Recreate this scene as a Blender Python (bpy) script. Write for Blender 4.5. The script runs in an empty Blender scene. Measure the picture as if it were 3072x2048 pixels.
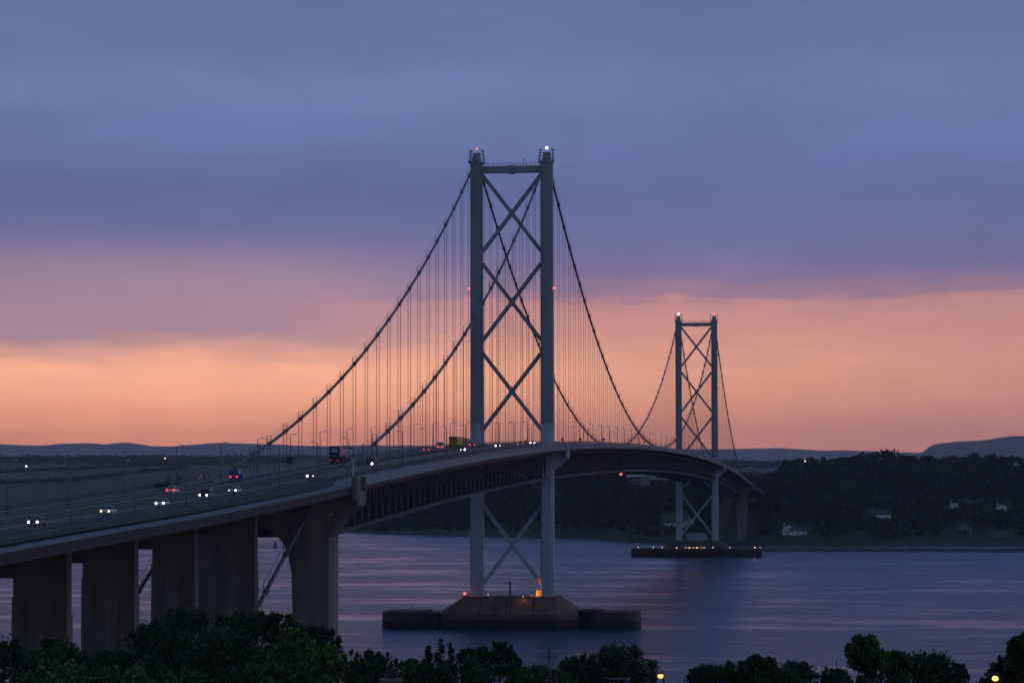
import bpy, math, random
import numpy as np
from mathutils import Vector, Matrix
rnd = random.Random(7)
rng = np.random.default_rng(7)
scene = bpy.context.scene
COL = scene.collection
# ------------------------------------------------------------------ camera
CAM = np.array([124.52, -1014.78, 47.74]); YAW = -0.1221; PIT = 0.0470; ROL = -0.0017; FPX = 9131.5
W0, H0 = 3072.0, 2048.0
FW = np.array([math.sin(YAW)*math.cos(PIT), math.cos(YAW)*math.cos(PIT), math.sin(PIT)])
RT = np.array([math.cos(YAW), -math.sin(YAW), 0.0]); UP = np.cross(RT, FW)
RT, UP = RT*math.cos(ROL)+UP*math.sin(ROL), -RT*math.sin(ROL)+UP*math.cos(ROL)
cd = bpy.data.cameras.new('camera'); cam = bpy.data.objects.new('camera', cd); COL.objects.link(cam)
cd.sensor_width = 36.0; cd.lens = 36.0*FPX/W0; cd.clip_start = 1.0; cd.clip_end = 90000.0
m = Matrix(((RT[0], UP[0], -FW[0]), (RT[1], UP[1], -FW[1]), (RT[2], UP[2], -FW[2])))
cam.matrix_world = Matrix.Translation(Vector(CAM)) @ m.to_4x4()
scene.camera = cam

def S(r, g, b):
    f = lambda c: (c/12.92 if c <= 0.04045 else ((c+0.055)/1.055)**2.4)
    return (f(r/255), f(g/255), f(b/255), 1.0)

# ------------------------------------------------------------------ sky, sun, exposure
world = bpy.data.worlds.new('World'); scene.world = world; world.use_nodes = True
wt = world.node_tree; wn = wt.nodes; wl = wt.links; wn.clear()
def N(tree, typ, **k):
    n = tree.nodes.new(typ)
    for a, v in k.items(): setattr(n, a, v)
    return n
def math_node(tree, op, a, b=None, c=None):
    n = tree.nodes.new('ShaderNodeMath'); n.operation = op
    for i, x in enumerate((a, b, c)):
        if x is None: continue
        if isinstance(x, (int, float)): n.inputs[i].default_value = x
        else: tree.links.new(x, n.inputs[i])
    return n.outputs[0]
tc = N(wt, 'ShaderNodeTexCoord'); sep = N(wt, 'ShaderNodeSeparateXYZ'); wl.new(tc.outputs['Generated'], sep.inputs[0])
M_ = lambda op, a, b=None, c=None: math_node(wt, op, a, b, c)
elev = M_('MULTIPLY', M_('ARCSINE', sep.outputs['Z']), 57.2958)
azim = M_('MULTIPLY', M_('ARCTAN2', sep.outputs['X'], sep.outputs['Y']), 57.2958)     # degrees clockwise from +Y
def cloud(sx, sz, scale, detail, off=0.0):
    cb = N(wt, 'ShaderNodeCombineXYZ'); wl.new(M_('MULTIPLY', azim, sx), cb.inputs[0]); wl.new(M_('MULTIPLY', elev, sz), cb.inputs[1]); cb.inputs[2].default_value = off
    n = N(wt, 'ShaderNodeTexNoise'); n.inputs['Scale'].default_value = scale; n.inputs['Detail'].default_value = detail; n.inputs['Roughness'].default_value = 0.5
    wl.new(cb.outputs[0], n.inputs['Vector']); return M_('SUBTRACT', n.outputs['Fac'], 0.5)
# west side of the cloud base hangs lower than the east side
side = N(wt, 'ShaderNodeMapRange'); wl.new(azim, side.inputs['Value'])
side.interpolation_type = 'SMOOTHSTEP'
side.inputs['From Min'].default_value = -14.5; side.inputs['From Max'].default_value = -5.5
side.inputs['To Min'].default_value = 0.0; side.inputs['To Max'].default_value = 0.0
elow = M_('ADD', elev, side.outputs[0])
elow = M_('ADD', elow, M_('MULTIPLY', cloud(0.14, 0.55, 2.0, 4.0), 0.6))
elow = M_('ADD', elow, M_('MULTIPLY', cloud(0.45, 3.0, 1.6, 5.0, 3.0), 0.45))
ramp = N(wt, 'ShaderNodeValToRGB'); ramp.color_ramp.interpolation = 'EASE'
t = M_('DIVIDE', M_('POWER', M_('MAXIMUM', elow, 0.0), 0.5), math.sqrt(90.0)); wl.new(t, ramp.inputs[0])
stops = [(0.0, (296, 178, 128)), (0.8, (300, 184, 130)), (1.2, (302, 194, 140)), (1.7, (306, 208, 152)), (2.1, (300, 209, 158)), (2.5, (276, 192, 156)), (2.9, (242, 171, 152)), (3.38, (222, 156, 153)),
         (3.62, (160, 130, 155)), (4.0, (129, 119, 159)), (4.7, (112, 115, 161)), (5.6, (103, 113, 165)), (6.6, (107, 122, 174)), (7.4, (109, 127, 176)), (8.3, (103, 120, 170)), (10.0, (97, 116, 164)), (16.0, (82, 103, 150)), (35.0, (82, 102, 136)), (90.0, (80, 98, 126))]
el = ramp.color_ramp.elements
while len(el) > 1: el.remove(el[0])
for i, (e, c) in enumerate(stops):
    p = math.sqrt(e/90.0)
    q = el[0] if i == 0 else el.new(p)
    q.position = p; q.color = S(*c)
# a thin mauve veil hangs over the western part of the glow
veil_az = N(wt, 'ShaderNodeMapRange'); wl.new(azim, veil_az.inputs['Value']); veil_az.interpolation_type = 'SMOOTHSTEP'
veil_az.inputs['From Min'].default_value = -12.5; veil_az.inputs['From Max'].default_value = -5.5; veil_az.inputs['To Min'].default_value = 1.0; veil_az.inputs['To Max'].default_value = 0.0
veil_lo = N(wt, 'ShaderNodeMapRange'); wl.new(M_('ADD', elow, M_('MULTIPLY', cloud(0.2, 0.9, 1.3, 4.0, 15.0), 0.5)), veil_lo.inputs['Value']); veil_lo.interpolation_type = 'SMOOTHSTEP'
veil_lo.inputs['From Min'].default_value = 2.1; veil_lo.inputs['From Max'].default_value = 3.05
veil_hi = N(wt, 'ShaderNodeMapRange'); wl.new(elev, veil_hi.inputs['Value']); veil_hi.interpolation_type = 'SMOOTHSTEP'
veil_hi.inputs['From Min'].default_value = 3.5; veil_hi.inputs['From Max'].default_value = 5.0; veil_hi.inputs['To Min'].default_value = 0.92; veil_hi.inputs['To Max'].default_value = 0.0
veil = N(wt, 'ShaderNodeMix', data_type='RGBA'); wl.new(M_('MULTIPLY', M_('MULTIPLY', veil_az.outputs[0], veil_lo.outputs[0]), veil_hi.outputs[0]), veil.inputs['Factor']); wl.new(ramp.outputs[0], veil.inputs['A']); veil.inputs['B'].default_value = S(180, 147, 163)
# warmth fades away from the afterglow (north west) all round the horizon
glow = N(wt, 'ShaderNodeMapRange'); wl.new(M_('ABSOLUTE', M_('ADD', azim, 38.0)), glow.inputs['Value'])
glow.inputs['From Min'].default_value = 44.0; glow.inputs['From Max'].default_value = 74.0; glow.interpolation_type = 'SMOOTHSTEP'
mixg = N(wt, 'ShaderNodeMix', data_type='RGBA'); wl.new(glow.outputs[0], mixg.inputs['Factor']); wl.new(veil.outputs['Result'], mixg.inputs['A'])
back = N(wt, 'ShaderNodeMix', data_type='RGBA'); south = N(wt, 'ShaderNodeMapRange'); wl.new(sep.outputs['X'], south.inputs['Value']); south.inputs['From Min'].default_value = 0.0; south.inputs['From Max'].default_value = 1.0
wl.new(south.outputs[0], back.inputs['Factor']); back.inputs['A'].default_value = S(64, 84, 120); back.inputs['B'].default_value = S(120, 142, 176); wl.new(back.outputs['Result'], mixg.inputs['B'])
# the east side of the afterglow is a little duller and pinker
eastd = N(wt, 'ShaderNodeMapRange'); wl.new(azim, eastd.inputs['Value']); eastd.interpolation_type = 'SMOOTHSTEP'
eastd.inputs['From Min'].default_value = -13.0; eastd.inputs['From Max'].default_value = 4.0; eastd.inputs['To Max'].default_value = 0.62
lowm = N(wt, 'ShaderNodeMapRange'); wl.new(elev, lowm.inputs['Value']); lowm.inputs['From Min'].default_value = 2.2; lowm.inputs['From Max'].default_value = 4.2; lowm.inputs['To Min'].default_value = 1.0; lowm.inputs['To Max'].default_value = 0.0
mixe = N(wt, 'ShaderNodeMix', data_type='RGBA'); wl.new(M_('MULTIPLY', eastd.outputs[0], lowm.outputs[0]), mixe.inputs['Factor']); wl.new(mixg.outputs['Result'], mixe.inputs['A']); mixe.inputs['B'].default_value = S(196, 134, 136)
lum = M_('ADD', M_('ADD', 1.0, M_('MULTIPLY', cloud(0.17, 0.5, 1.2, 5.0, 9.0), 0.36)), M_('MULTIPLY', cloud(0.5, 1.1, 1.5, 6.0, 5.0), 0.13))
sc_ = N(wt, 'ShaderNodeVectorMath', operation='SCALE'); wl.new(mixe.outputs['Result'], sc_.inputs[0]); wl.new(lum, sc_.inputs['Scale'])
bg = N(wt, 'ShaderNodeBackground'); wl.new(sc_.outputs[0], bg.inputs['Color']); bg.inputs['Strength'].default_value = 1.0
wo = N(wt, 'ShaderNodeOutputWorld'); wl.new(bg.outputs[0], wo.inputs['Surface'])
# the sun has just gone down behind the north-west hills: only a faint, soft warm lamp is left
sd = bpy.data.lights.new('sun', 'SUN'); sun = bpy.data.objects.new('sun', sd); COL.objects.link(sun)
sd.energy = 0.06; sd.angle = math.radians(20); sd.color = (1.0, 0.62, 0.42)
d = Vector((math.sin(math.radians(-38)), math.cos(math.radians(-38)), math.tan(math.radians(2.5)))).normalized()
sun.rotation_euler = d.to_track_quat('Z', 'Y').to_euler()
scene.view_settings.view_transform = 'Standard'; scene.view_settings.look = 'None'
scene.view_settings.exposure = 0.0; scene.view_settings.gamma = 1.0
scene.cycles.use_denoising = True
scene.cycles.max_bounces = 6; scene.cycles.volume_bounces = 1; scene.cycles.transparent_max_bounces = 8
scene.cycles.sample_clamp_indirect = 4.0

# ------------------------------------------------------------------ helpers
def tag(o, label=None, cat=None, group=None, kind=None):
    if label: o['label'] = label
    if cat: o['category'] = cat
    if group: o['group'] = group
    if kind: o['kind'] = kind
    return o
def empty(name, loc=(0, 0, 0), rz=0.0, **k):
    o = bpy.data.objects.new(name, None); COL.objects.link(o); o.location = loc; o.rotation_euler = (0, 0, rz); o.empty_display_size = 0.5
    return tag(o, **k)
def link(name, me, mat, parent=None, smooth=False):
    o = bpy.data.objects.new(name, me); COL.objects.link(o); me.materials.append(mat)
    if parent: o.parent = parent
    if smooth: me.polygons.foreach_set('use_smooth', [True]*len(me.polygons))
    return o
def copy_tree(o, parent=None):
    c = o.copy(); COL.objects.link(c)
    if parent: c.parent = parent
    for ch in [x for x in o.children]: copy_tree(ch, c)
    return c
class MB:
    def __init__(s): s.v = []; s.f = []
    def add(s, vs, fs):
        b = len(s.v); s.v += [tuple(x) for x in vs]; s.f += [tuple(i+b for i in f) for f in fs]; return s
    def box(s, x0, x1, y0, y1, z0, z1):
        return s.add([(x0,y0,z0),(x1,y0,z0),(x1,y1,z0),(x0,y1,z0),(x0,y0,z1),(x1,y0,z1),(x1,y1,z1),(x0,y1,z1)],
                     [(0,3,2,1),(4,5,6,7),(0,1,5,4),(1,2,6,5),(2,3,7,6),(3,0,4,7)])
    def taper(s, c0, s0, c1, s1):   # frustum from centre c0 (half sizes s0) to c1 (half sizes s1)
        v = []
        for (cx, cy, cz), (hx, hy) in ((c0, s0), (c1, s1)):
            v += [(cx-hx,cy-hy,cz),(cx+hx,cy-hy,cz),(cx+hx,cy+hy,cz),(cx-hx,cy+hy,cz)]
        return s.add(v, [(0,3,2,1),(4,5,6,7),(0,1,5,4),(1,2,6,5),(2,3,7,6),(3,0,4,7)])
    def beam(s, p, q, w, h=None, ref=(0, 1, 0)):
        h = h or w; p = Vector(p); q = Vector(q); d = (q-p).normalized(); r = Vector(ref)
        if abs(d.dot(r)) > 0.95: r = Vector((0, 0, 1)) if abs(d.z) < 0.9 else Vector((1, 0, 0))
        a = d.cross(r).normalized(); b = a.cross(d).normalized()
        v = []
        for c in (p, q):
            for i, j in ((-1,-1),(1,-1),(1,1),(-1,1)): v.append(c + a*(i*w/2) + b*(j*h/2))
        return s.add(v, [(0,3,2,1),(4,5,6,7),(0,1,5,4),(1,2,6,5),(2,3,7,6),(3,0,4,7)])
    def tube(s, pts, r, n=8, cap=True):
        pts = [Vector(p) for p in pts]; rs = r if isinstance(r, (list, tuple)) else [r]*len(pts); vs = []; fs = []
        for i, p in enumerate(pts):
            d = (pts[min(i+1, len(pts)-1)] - pts[max(i-1, 0)]).normalized()
            ref = Vector((1, 0, 0)) if abs(d.x) < 0.9 else Vector((0, 1, 0))
            a = d.cross(ref).normalized(); b = d.cross(a).normalized()
            for k in range(n):
                t = 2*math.pi*k/n; vs.append(p + a*(math.cos(t)*rs[i]) + b*(math.sin(t)*rs[i]))
        for i in range(len(pts)-1):
            for k in range(n): fs.append((i*n+k, i*n+(k+1) % n, (i+1)*n+(k+1) % n, (i+1)*n+k))
        if cap: fs.append(tuple(range(n-1, -1, -1))); fs.append(tuple((len(pts)-1)*n+k for k in range(n)))
        return s.add(vs, fs)
    def prism(s, poly, axis, a0, a1):
        n = len(poly); P = {'x': lambda u, v, a: (a, u, v), 'y': lambda u, v, a: (u, a, v), 'z': lambda u, v, a: (u, v, a)}[axis]
        return s.add([P(u, v, a0) for u, v in poly] + [P(u, v, a1) for u, v in poly],
                     [tuple(range(n-1, -1, -1)), tuple(range(n, 2*n))] + [(i, (i+1) % n, n+(i+1) % n, n+i) for i in range(n)])
    def sweep(s, poly, Ys, zf):     # closed (x, dz) section carried along Y on the height zf(Y)
        n = len(poly); vs = [(x, Y, zf(Y)+z) for Y in Ys for x, z in poly]; fs = []
        for i in range(len(Ys)-1):
            for k in range(n): fs.append((i*n+k, i*n+(k+1) % n, (i+1)*n+(k+1) % n, (i+1)*n+k))
        fs.append(tuple(range(n-1, -1, -1))); fs.append(tuple((len(Ys)-1)*n+k for k in range(n)))
        return s.add(vs, fs)
    def sphere(s, c, r, n=8, m_=6, sz=1.0):
        vs = [(c[0], c[1], c[2]+r*sz)]; fs = []
        for i in range(1, m_):
            t = math.pi*i/m_
            for k in range(n):
                a = 2*math.pi*k/n; vs.append((c[0]+r*math.sin(t)*math.cos(a), c[1]+r*math.sin(t)*math.sin(a), c[2]+r*sz*math.cos(t)))
        vs.append((c[0], c[1], c[2]-r*sz)); L = len(vs)-1
        for k in range(n): fs.append((0, 1+k, 1+(k+1) % n)); fs.append((L, 1+(m_-2)*n+(k+1) % n, 1+(m_-2)*n+k))
        for i in range(m_-2):
            for k in range(n): fs.append((1+i*n+k, 1+(i+1)*n+k, 1+(i+1)*n+(k+1) % n, 1+i*n+(k+1) % n))
        return s.add(vs, fs)
    def build(s, name, mat, parent=None, smooth=False):
        me = bpy.data.meshes.new(name); me.from_pydata(s.v, [], s.f); me.update()
        return link(name, me, mat, parent, smooth)
def tris_mesh(name, verts, nper):
    """verts (N, nper, 3): N loose polygons"""
    v = np.asarray(verts, dtype=np.float32).reshape(-1, 3); n = len(v)//nper
    me = bpy.data.meshes.new(name); me.vertices.add(len(v)); me.vertices.foreach_set('co', v.ravel())
    me.loops.add(len(v)); me.loops.foreach_set('vertex_index', np.arange(len(v), dtype=np.int32))
    me.polygons.add(n); me.polygons.foreach_set('loop_start', np.arange(0, len(v), nper, dtype=np.int32))
    me.polygons.foreach_set('loop_total', np.full(n, nper, dtype=np.int32)); me.update(); me.validate(); return me

def mat(name, col, rough=0.7, var=0.0, scale=1.0, stretch=(1, 1, 1), metal=0.0, bump=0.0, emis=None, estr=0.0, spec=0.5, col2=None, detail=6.0):
    mt = bpy.data.materials.new(name); mt.use_nodes = True; tr = mt.node_tree; b = tr.nodes['Principled BSDF']
    c = col if len(col) == 4 else (*col, 1.0)
    b.inputs['Base Color'].default_value = c; b.inputs['Roughness'].default_value = rough; b.inputs['Metallic'].default_value = metal
    b.inputs['Specular IOR Level'].default_value = spec
    if emis:
        b.inputs['Emission Color'].default_value = (*emis, 1.0); b.inputs['Emission Strength'].default_value = estr
    if var > 0 or bump > 0:
        t_ = tr.nodes.new('ShaderNodeTexCoord'); mp = tr.nodes.new('ShaderNodeMapping'); mp.inputs['Scale'].default_value = stretch
        tr.links.new(t_.outputs['Object'], mp.inputs[0])
        nz = tr.nodes.new('ShaderNodeTexNoise'); nz.inputs['Scale'].default_value = scale; nz.inputs['Detail'].default_value = detail
        tr.links.new(mp.outputs[0], nz.inputs['Vector'])
        if var > 0:
            rp = tr.nodes.new('ShaderNodeValToRGB'); e = rp.color_ramp.elements
            e[0].position = 0.3; e[1].position = 0.7
            lo = tuple(x*(1-var) for x in c[:3]) if col2 is None else col2
            hi = tuple(min(1, x*(1+var)) for x in c[:3])
            e[0].color = (*lo[:3], 1); e[1].color = (*hi, 1)
            tr.links.new(nz.outputs['Fac'], rp.inputs[0]); tr.links.new(rp.outputs[0], b.inputs['Base Color'])
        if bump > 0:
            bp = tr.nodes.new('ShaderNodeBump'); bp.inputs['Strength'].default_value = bump; bp.inputs['Distance'].default_value = 0.3
            tr.links.new(nz.outputs['Fac'], bp.inputs['Height']); tr.links.new(bp.outputs[0], b.inputs['Normal'])
    return mt
def ray(u, v):
    return FW + RT*((u-W0/2)/FPX) + UP*((H0/2-v)/FPX)
def at(u, v, D):        # world point seen at (u, v) at forward distance D
    return CAM + ray(u, v)*D
def gxy(u, D):          # plan position under pixel column u at forward distance D
    p = CAM + (np.array([math.sin(YAW), math.cos(YAW), 0]) + np.array([math.cos(YAW), -math.sin(YAW), 0])*((u-W0/2)/FPX))*D
    return p[0], p[1]
def elz(v, D): return CAM[2] - (v-1453.3)/FPX*D

# materials
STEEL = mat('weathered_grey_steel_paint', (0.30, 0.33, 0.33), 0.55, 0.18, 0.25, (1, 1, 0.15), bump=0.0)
PRIMER = mat('fresh_pale_grey_paint', (0.50, 0.55, 0.57), 0.5, 0.07, 0.3, (1, 1, 0.15))
CABLE = mat('grey_cable_wrap', (0.10, 0.105, 0.12), 0.5, 0.1, 0.4)
ROPE = mat('hanger_rope_steel', (0.13, 0.12, 0.13), 0.6, 0.1, 0.4)
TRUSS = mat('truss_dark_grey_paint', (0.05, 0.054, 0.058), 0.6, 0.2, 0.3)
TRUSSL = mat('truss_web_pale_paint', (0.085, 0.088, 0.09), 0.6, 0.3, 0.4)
ASPH = mat('asphalt', (0.052, 0.054, 0.058), 0.85, 0.25, 0.12, (1, 0.15, 1))
LANE = mat('white_road_paint', (0.55, 0.55, 0.5), 0.6, 0.2, 1.5)
FOOT = mat('pale_footway_surface', (0.38, 0.38, 0.42), 0.75, 0.12, 0.3, (1, 0.2, 1))
FOOTD = mat('worn_footway_surface', (0.30, 0.31, 0.34), 0.75, 0.15, 0.3, (1, 0.2, 1))
VERGE = mat('dark_service_strip', (0.075, 0.08, 0.085), 0.85, 0.3, 0.4)
RAIL = mat('galvanised_rail', (0.30, 0.30, 0.31), 0.45, 0.1, 1.0, metal=0.3)
BARR = mat('dull_ochre_barrier', (0.42, 0.34, 0.22), 0.6, 0.15, 0.5)
FENCE = mat('dark_parapet_paint', (0.12, 0.125, 0.13), 0.6, 0.1, 1.0)
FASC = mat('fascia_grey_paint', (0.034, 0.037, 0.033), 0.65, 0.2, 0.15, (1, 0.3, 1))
CONC = mat('weathered_brown_concrete', (0.23, 0.19, 0.148), 0.9, 0.42, 0.16, (1, 1, 0.22), bump=0.15)
CONCF = mat('weathered_fender_concrete', (0.07, 0.066, 0.058), 0.9, 0.4, 0.2, (1, 1, 0.5), bump=0.2)
CONCL = mat('weathered_pier_concrete', (0.17, 0.105, 0.078), 0.9, 0.35, 0.15, (1, 1, 0.4), bump=0.2)
WETC = mat('tide_darkened_concrete', (0.024, 0.026, 0.022), 0.75, 0.4, 0.3, bump=0.2)
DARK = mat('dark_rubber', (0.02, 0.02, 0.022), 0.8)
BLACKM = mat('black_metal', (0.025, 0.025, 0.03), 0.5)
GLASS = mat('dark_window_glass', (0.02, 0.025, 0.03), 0.08, spec=0.8)
WHITEP = mat('white_render', (0.88, 0.88, 0.86), 0.8, 0.08, 0.6)
REDL = mat('red_lamp_glow', (0.3, 0.02, 0.02), 0.4, emis=(1.0, 0.05, 0.05), estr=7.0)
REDT = mat('red_tail_lamp_glow', (0.3, 0.02, 0.02), 0.4, emis=(1.0, 0.03, 0.02), estr=3.0)
WHTL = mat('white_beacon_glow', (0.9, 0.9, 0.9), 0.4, emis=(1.0, 0.82, 1.0), estr=8.0)
HEADL = mat('headlight_glow', (0.9, 0.9, 0.9), 0.3, emis=(1.0, 0.82, 0.88), estr=13.0)
HEADD = mat('dim_yellow_headlight_glow', (0.9, 0.8, 0.6), 0.3, emis=(1.0, 0.75, 0.45), estr=5.0)
SODL = mat('sodium_lamp_glow', (0.9, 0.5, 0.2), 0.3, emis=(1.0, 0.33, 0.06), estr=4.0)
AMBL = mat('small_warm_bulb_glow', (0.9, 0.6, 0.3), 0.3, emis=(1.0, 0.52, 0.25), estr=15.0)

# ------------------------------------------------------------------ heights along the bridge
TX = [-900, -760, -657, -610, -549, -506, -454, -408, -362, -244, -120, 0]; TZ = [33.5, 36.9, 39.5, 40.9, 42.6, 44.0, 45.8, 47.6, 49.5, 53.7, 57.3, 60.1]
def dz(Y):          # level of the footway edge
    if 0 <= Y <= 1006: return 64.7-4.6*((Y-503)/503)**2
    if Y > 1006: Y = 1006-Y
    for i in range(len(TX)-1):
        if TX[i] <= Y <= TX[i+1]:
            h = TX[i+1]-TX[i]; s_ = (Y-TX[i])/h
            g = lambda j: (TZ[min(j+1, 11)]-TZ[max(j-1, 0)])/(TX[min(j+1, 11)]-TX[max(j-1, 0)]) if j < 11 else 0.0183
            m0, m1 = g(i)*h, g(i+1)*h
            return (2*s_**3-3*s_**2+1)*TZ[i]+(s_**3-2*s_**2+s_)*m0+(-2*s_**3+3*s_**2)*TZ[i+1]+(s_**3-s_**2)*m1
    return TZ[0]
RH = 0.9            # carriageway stands this much above the footways
def rz(Y): return dz(Y)+RH
def frange(a, b, st): n = max(1, round((b-a)/st)); return [a+(b-a)*i/n for i in range(n+1)]
TOPZ = 157.6
def cable_z(Y):
    if 0 <= Y <= 1006: return 66.2+(TOPZ-66.2)*((Y-503)/503)**2
    t_ = -Y if Y < 0 else Y-1006
    if t_ <= 408: x = t_/408; return TOPZ+(48.6-TOPZ)*x - 4*15.4*x*(1-x)
    return 48.6-(t_-408)*0.345

# ================================================================== the suspension bridge
bridge = empty('suspension_bridge', label='long grey twin-towered suspension bridge crossing the firth', cat='bridge')
Ysus = frange(-408, 1414, 12)
MB().sweep([(-9.4, -0.35), (9.4, -0.35), (9.4, 0), (-9.4, 0)], Ysus, rz).build('road_deck', ASPH, bridge)
for sx in (1, -1):
    a, b = (10.2, 18.3) if sx > 0 else (-18.3, -10.2)
    MB().sweep([(a, -0.45), (b, -0.45), (b, 0), (a, 0)], Ysus, dz).build('footway', FOOT, bridge)
    x = 18.3*sx
    f = MB().sweep([(x-0.12, -1.15), (x+0.12, -1.15), (x+0.12, -0.46), (x-0.12, -0.46)], Ysus, dz)
    x = 13.4*sx; f.sweep([(x-0.25, -2.6), (x+0.25, -2.6), (x+0.25, -1.7), (x-0.25, -1.7)], Ysus, dz)
    for Y in frange(-403, 1409, 4.575):      # cantilever brackets under the footway
        z = dz(Y); f.beam((12.2*sx, Y, z-2.0), (18.1*sx, Y, z-0.85), 0.18, 0.35)
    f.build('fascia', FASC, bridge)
    x = 18.2*sx
    p_ = MB()
    for z0, z1 in ((0.10, 0.24), (0.36, 0.48), (0.60, 0.72), (0.84, 0.96), (1.10, 1.22)): p_.sweep([(x-0.03, z0), (x+0.03, z0), (x+0.03, z1), (x-0.03, z1)], Ysus, dz)
    for Y in frange(-407, 1413, 2.0): z = dz(Y); p_.box(x-0.05, x+0.05, Y-0.09, Y+0.09, z+0.004, z+1.19)
    p_.build('outer_parapet', RAIL, bridge)
    x = 10.35*sx; p_ = MB()
    for z0, z1 in ((0.3, 0.38), (0.7, 0.78), (1.1, 1.2), (1.55, 1.63), (1.95, 2.05)): p_.sweep([(x-0.03, z0), (x+0.03, z0), (x+0.03, z1), (x-0.03, z1)], Ysus, dz)
    for Y in frange(-407, 1413, 3.05): z = dz(Y); p_.box(x-0.04, x+0.04, Y-0.05, Y+0.05, z+0.004, z+2.0)
    p_.build('inner_parapet', RAIL, bridge)
    x = 14.3*sx; p_ = MB().sweep([(x-0.04, 0.95), (x+0.04, 0.95), (x+0.04, 1.05), (x-0.04, 1.05)], Ysus, dz)
    for Y in frange(-407, 1413, 3.05): z = dz(Y); p_.box(x-0.04, x+0.04, Y-0.04, Y+0.04, z+0.004, z+0.96)
    p_.build('cycle_track_rail', RAIL, bridge)
# stiffening truss: one mesh per span and cable plane
for y0, y1, nm in ((-406, -4, 0), (4, 1002, 1), (1010, 1412, 2)):
    ys = frange(y0, y1, 4.57)
    for sx in (1, -1):
        x = 11.9*sx; c = MB(); w_ = MB()
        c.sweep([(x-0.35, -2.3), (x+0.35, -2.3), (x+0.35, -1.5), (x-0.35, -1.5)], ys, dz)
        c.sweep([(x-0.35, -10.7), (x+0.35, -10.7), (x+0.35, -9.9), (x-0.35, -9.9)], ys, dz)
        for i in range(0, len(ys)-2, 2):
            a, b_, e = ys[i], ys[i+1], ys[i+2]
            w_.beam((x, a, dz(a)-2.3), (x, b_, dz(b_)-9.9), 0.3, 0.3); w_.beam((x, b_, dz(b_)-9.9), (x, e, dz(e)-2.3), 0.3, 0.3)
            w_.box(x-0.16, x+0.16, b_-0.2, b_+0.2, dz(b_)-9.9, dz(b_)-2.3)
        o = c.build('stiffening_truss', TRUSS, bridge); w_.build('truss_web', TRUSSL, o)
    g = MB()
    for i in range(0, len(ys)-2, 2):        # cross frames and lateral bracing between the planes
        a = ys[i]; e = ys[i+2]; z = dz(a)
        g.beam((-11.5, a, z-2.0), (11.5, a, z-2.0), 0.5, 0.9); g.beam((-11.5, a, z-10.3), (11.5, a, z-10.3), 0.35, 0.5)
        g.beam((-11.5, a, z-9.9), (0, a, z-2.5), 0.3); g.beam((11.5, a, z-9.9), (0, a, z-2.5), 0.3)
        g.beam((-11.5, a, z-10.2), (11.5, e, dz(e)-10.2), 0.3); 
    for x in (-8, -4.7, -1.6, 1.6, 4.7, 8): g.sweep([(x-0.15, -1.4), (x+0.15, -1.4), (x+0.15, -0.36), (x-0.15, -0.36)], ys, rz)
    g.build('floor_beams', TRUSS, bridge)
# barriers on the carriageways, lane lines (also over the viaducts)
Yall = frange(-760, 1700, 12)
def barrier(x, Y0, Y1, mt, parent, post=2.4):
    o = MB().sweep([(x-0.05, 0.66), (x+0.05, 0.66), (x+0.05, 0.82), (x-0.05, 0.82)], frange(Y0, Y1, 12), rz)
    for Y in frange(Y0+1, Y1-1, post): z = rz(Y); o.box(x-0.14, x-0.06, Y-0.09, Y+0.09, z+0.004, z+0.74)
    return o.build('crash_barrier', mt, parent)
def lanes(Y0, Y1, parent):
    l = MB()
    for x in (-8.6, 8.6, -1.7, 1.7): l.sweep([(x-0.08, 0.006), (x+0.08, 0.006), (x+0.08, 0.012), (x-0.08, 0.012)], frange(Y0, Y1, 12), rz)
    y = Y0+2
    while y < Y1-4:
        for x in (-5.1, 5.1): l.sweep([(x-0.08, 0.006), (x+0.08, 0.006), (x+0.08, 0.012), (x-0.08, 0.012)], [y, y+3.5], rz)
        y += 9
    l.build('lane_marking', LANE, parent)
for x, mt in ((-9.15, RAIL), (-0.3, BARR), (0.45, FENCE), (9.15, RAIL)): barrier(x, -408, 1414, mt, bridge)
lanes(-408, 1414, bridge)
# towers
def x_brace(z0, z1, mt_lo=None, zsplit=None, wd=1.2):
    xa = 9.9; o = MB(); mid = (0, 0, (z0+z1)/2)
    for p, q in (((-xa, 0, z0), (xa, 0, z1)), ((xa, 0, z0), (-xa, 0, z1))):
        o.beam(p, (p[0]*0.07, 0, mid[2]+(p[2]-mid[2])*0.07), wd, 1.6); o.beam(q, (q[0]*0.07, 0, mid[2]+(q[2]-mid[2])*0.07), wd, 1.58)
    o.prism([(-0.95, mid[2]-1.4), (0.95, mid[2]-1.4), (1.05, mid[2]), (0.95, mid[2]+1.4), (-0.95, mid[2]+1.4), (-1.05, mid[2])], 'y', -0.95, 0.95)
    return o
def beacon(name, p, r, mt, parent):
    o = MB().sphere(p, r, 10, 8).build(name, mt, parent, True); return o
def clip_leg(sx, z0, z1, tw=1.0):
    o = MB(); cx = 11.9*sx
    def sec(z0, z1, k0, k1, grow=0.0):
        for hx, hy in ((1.55, 3.55), (2.05, 1.75)):
            o.taper((cx, 0, z0), (hx*k0+grow, hy*k0+grow), (cx, 0, z1), (hx*k1+grow, hy*k1+grow))
    n = max(1, round((z1-z0)/14))
    K = lambda z: 1.05-0.10*(z-10)/146
    for i in range(n):
        a = z0+(z1-z0)*i/n; b = z0+(z1-z0)*(i+1)/n
        sec(a, b-0.06, K(a), K(b)); sec(b-0.06, b, K(b), K(b), 0.04)
    return o
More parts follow.
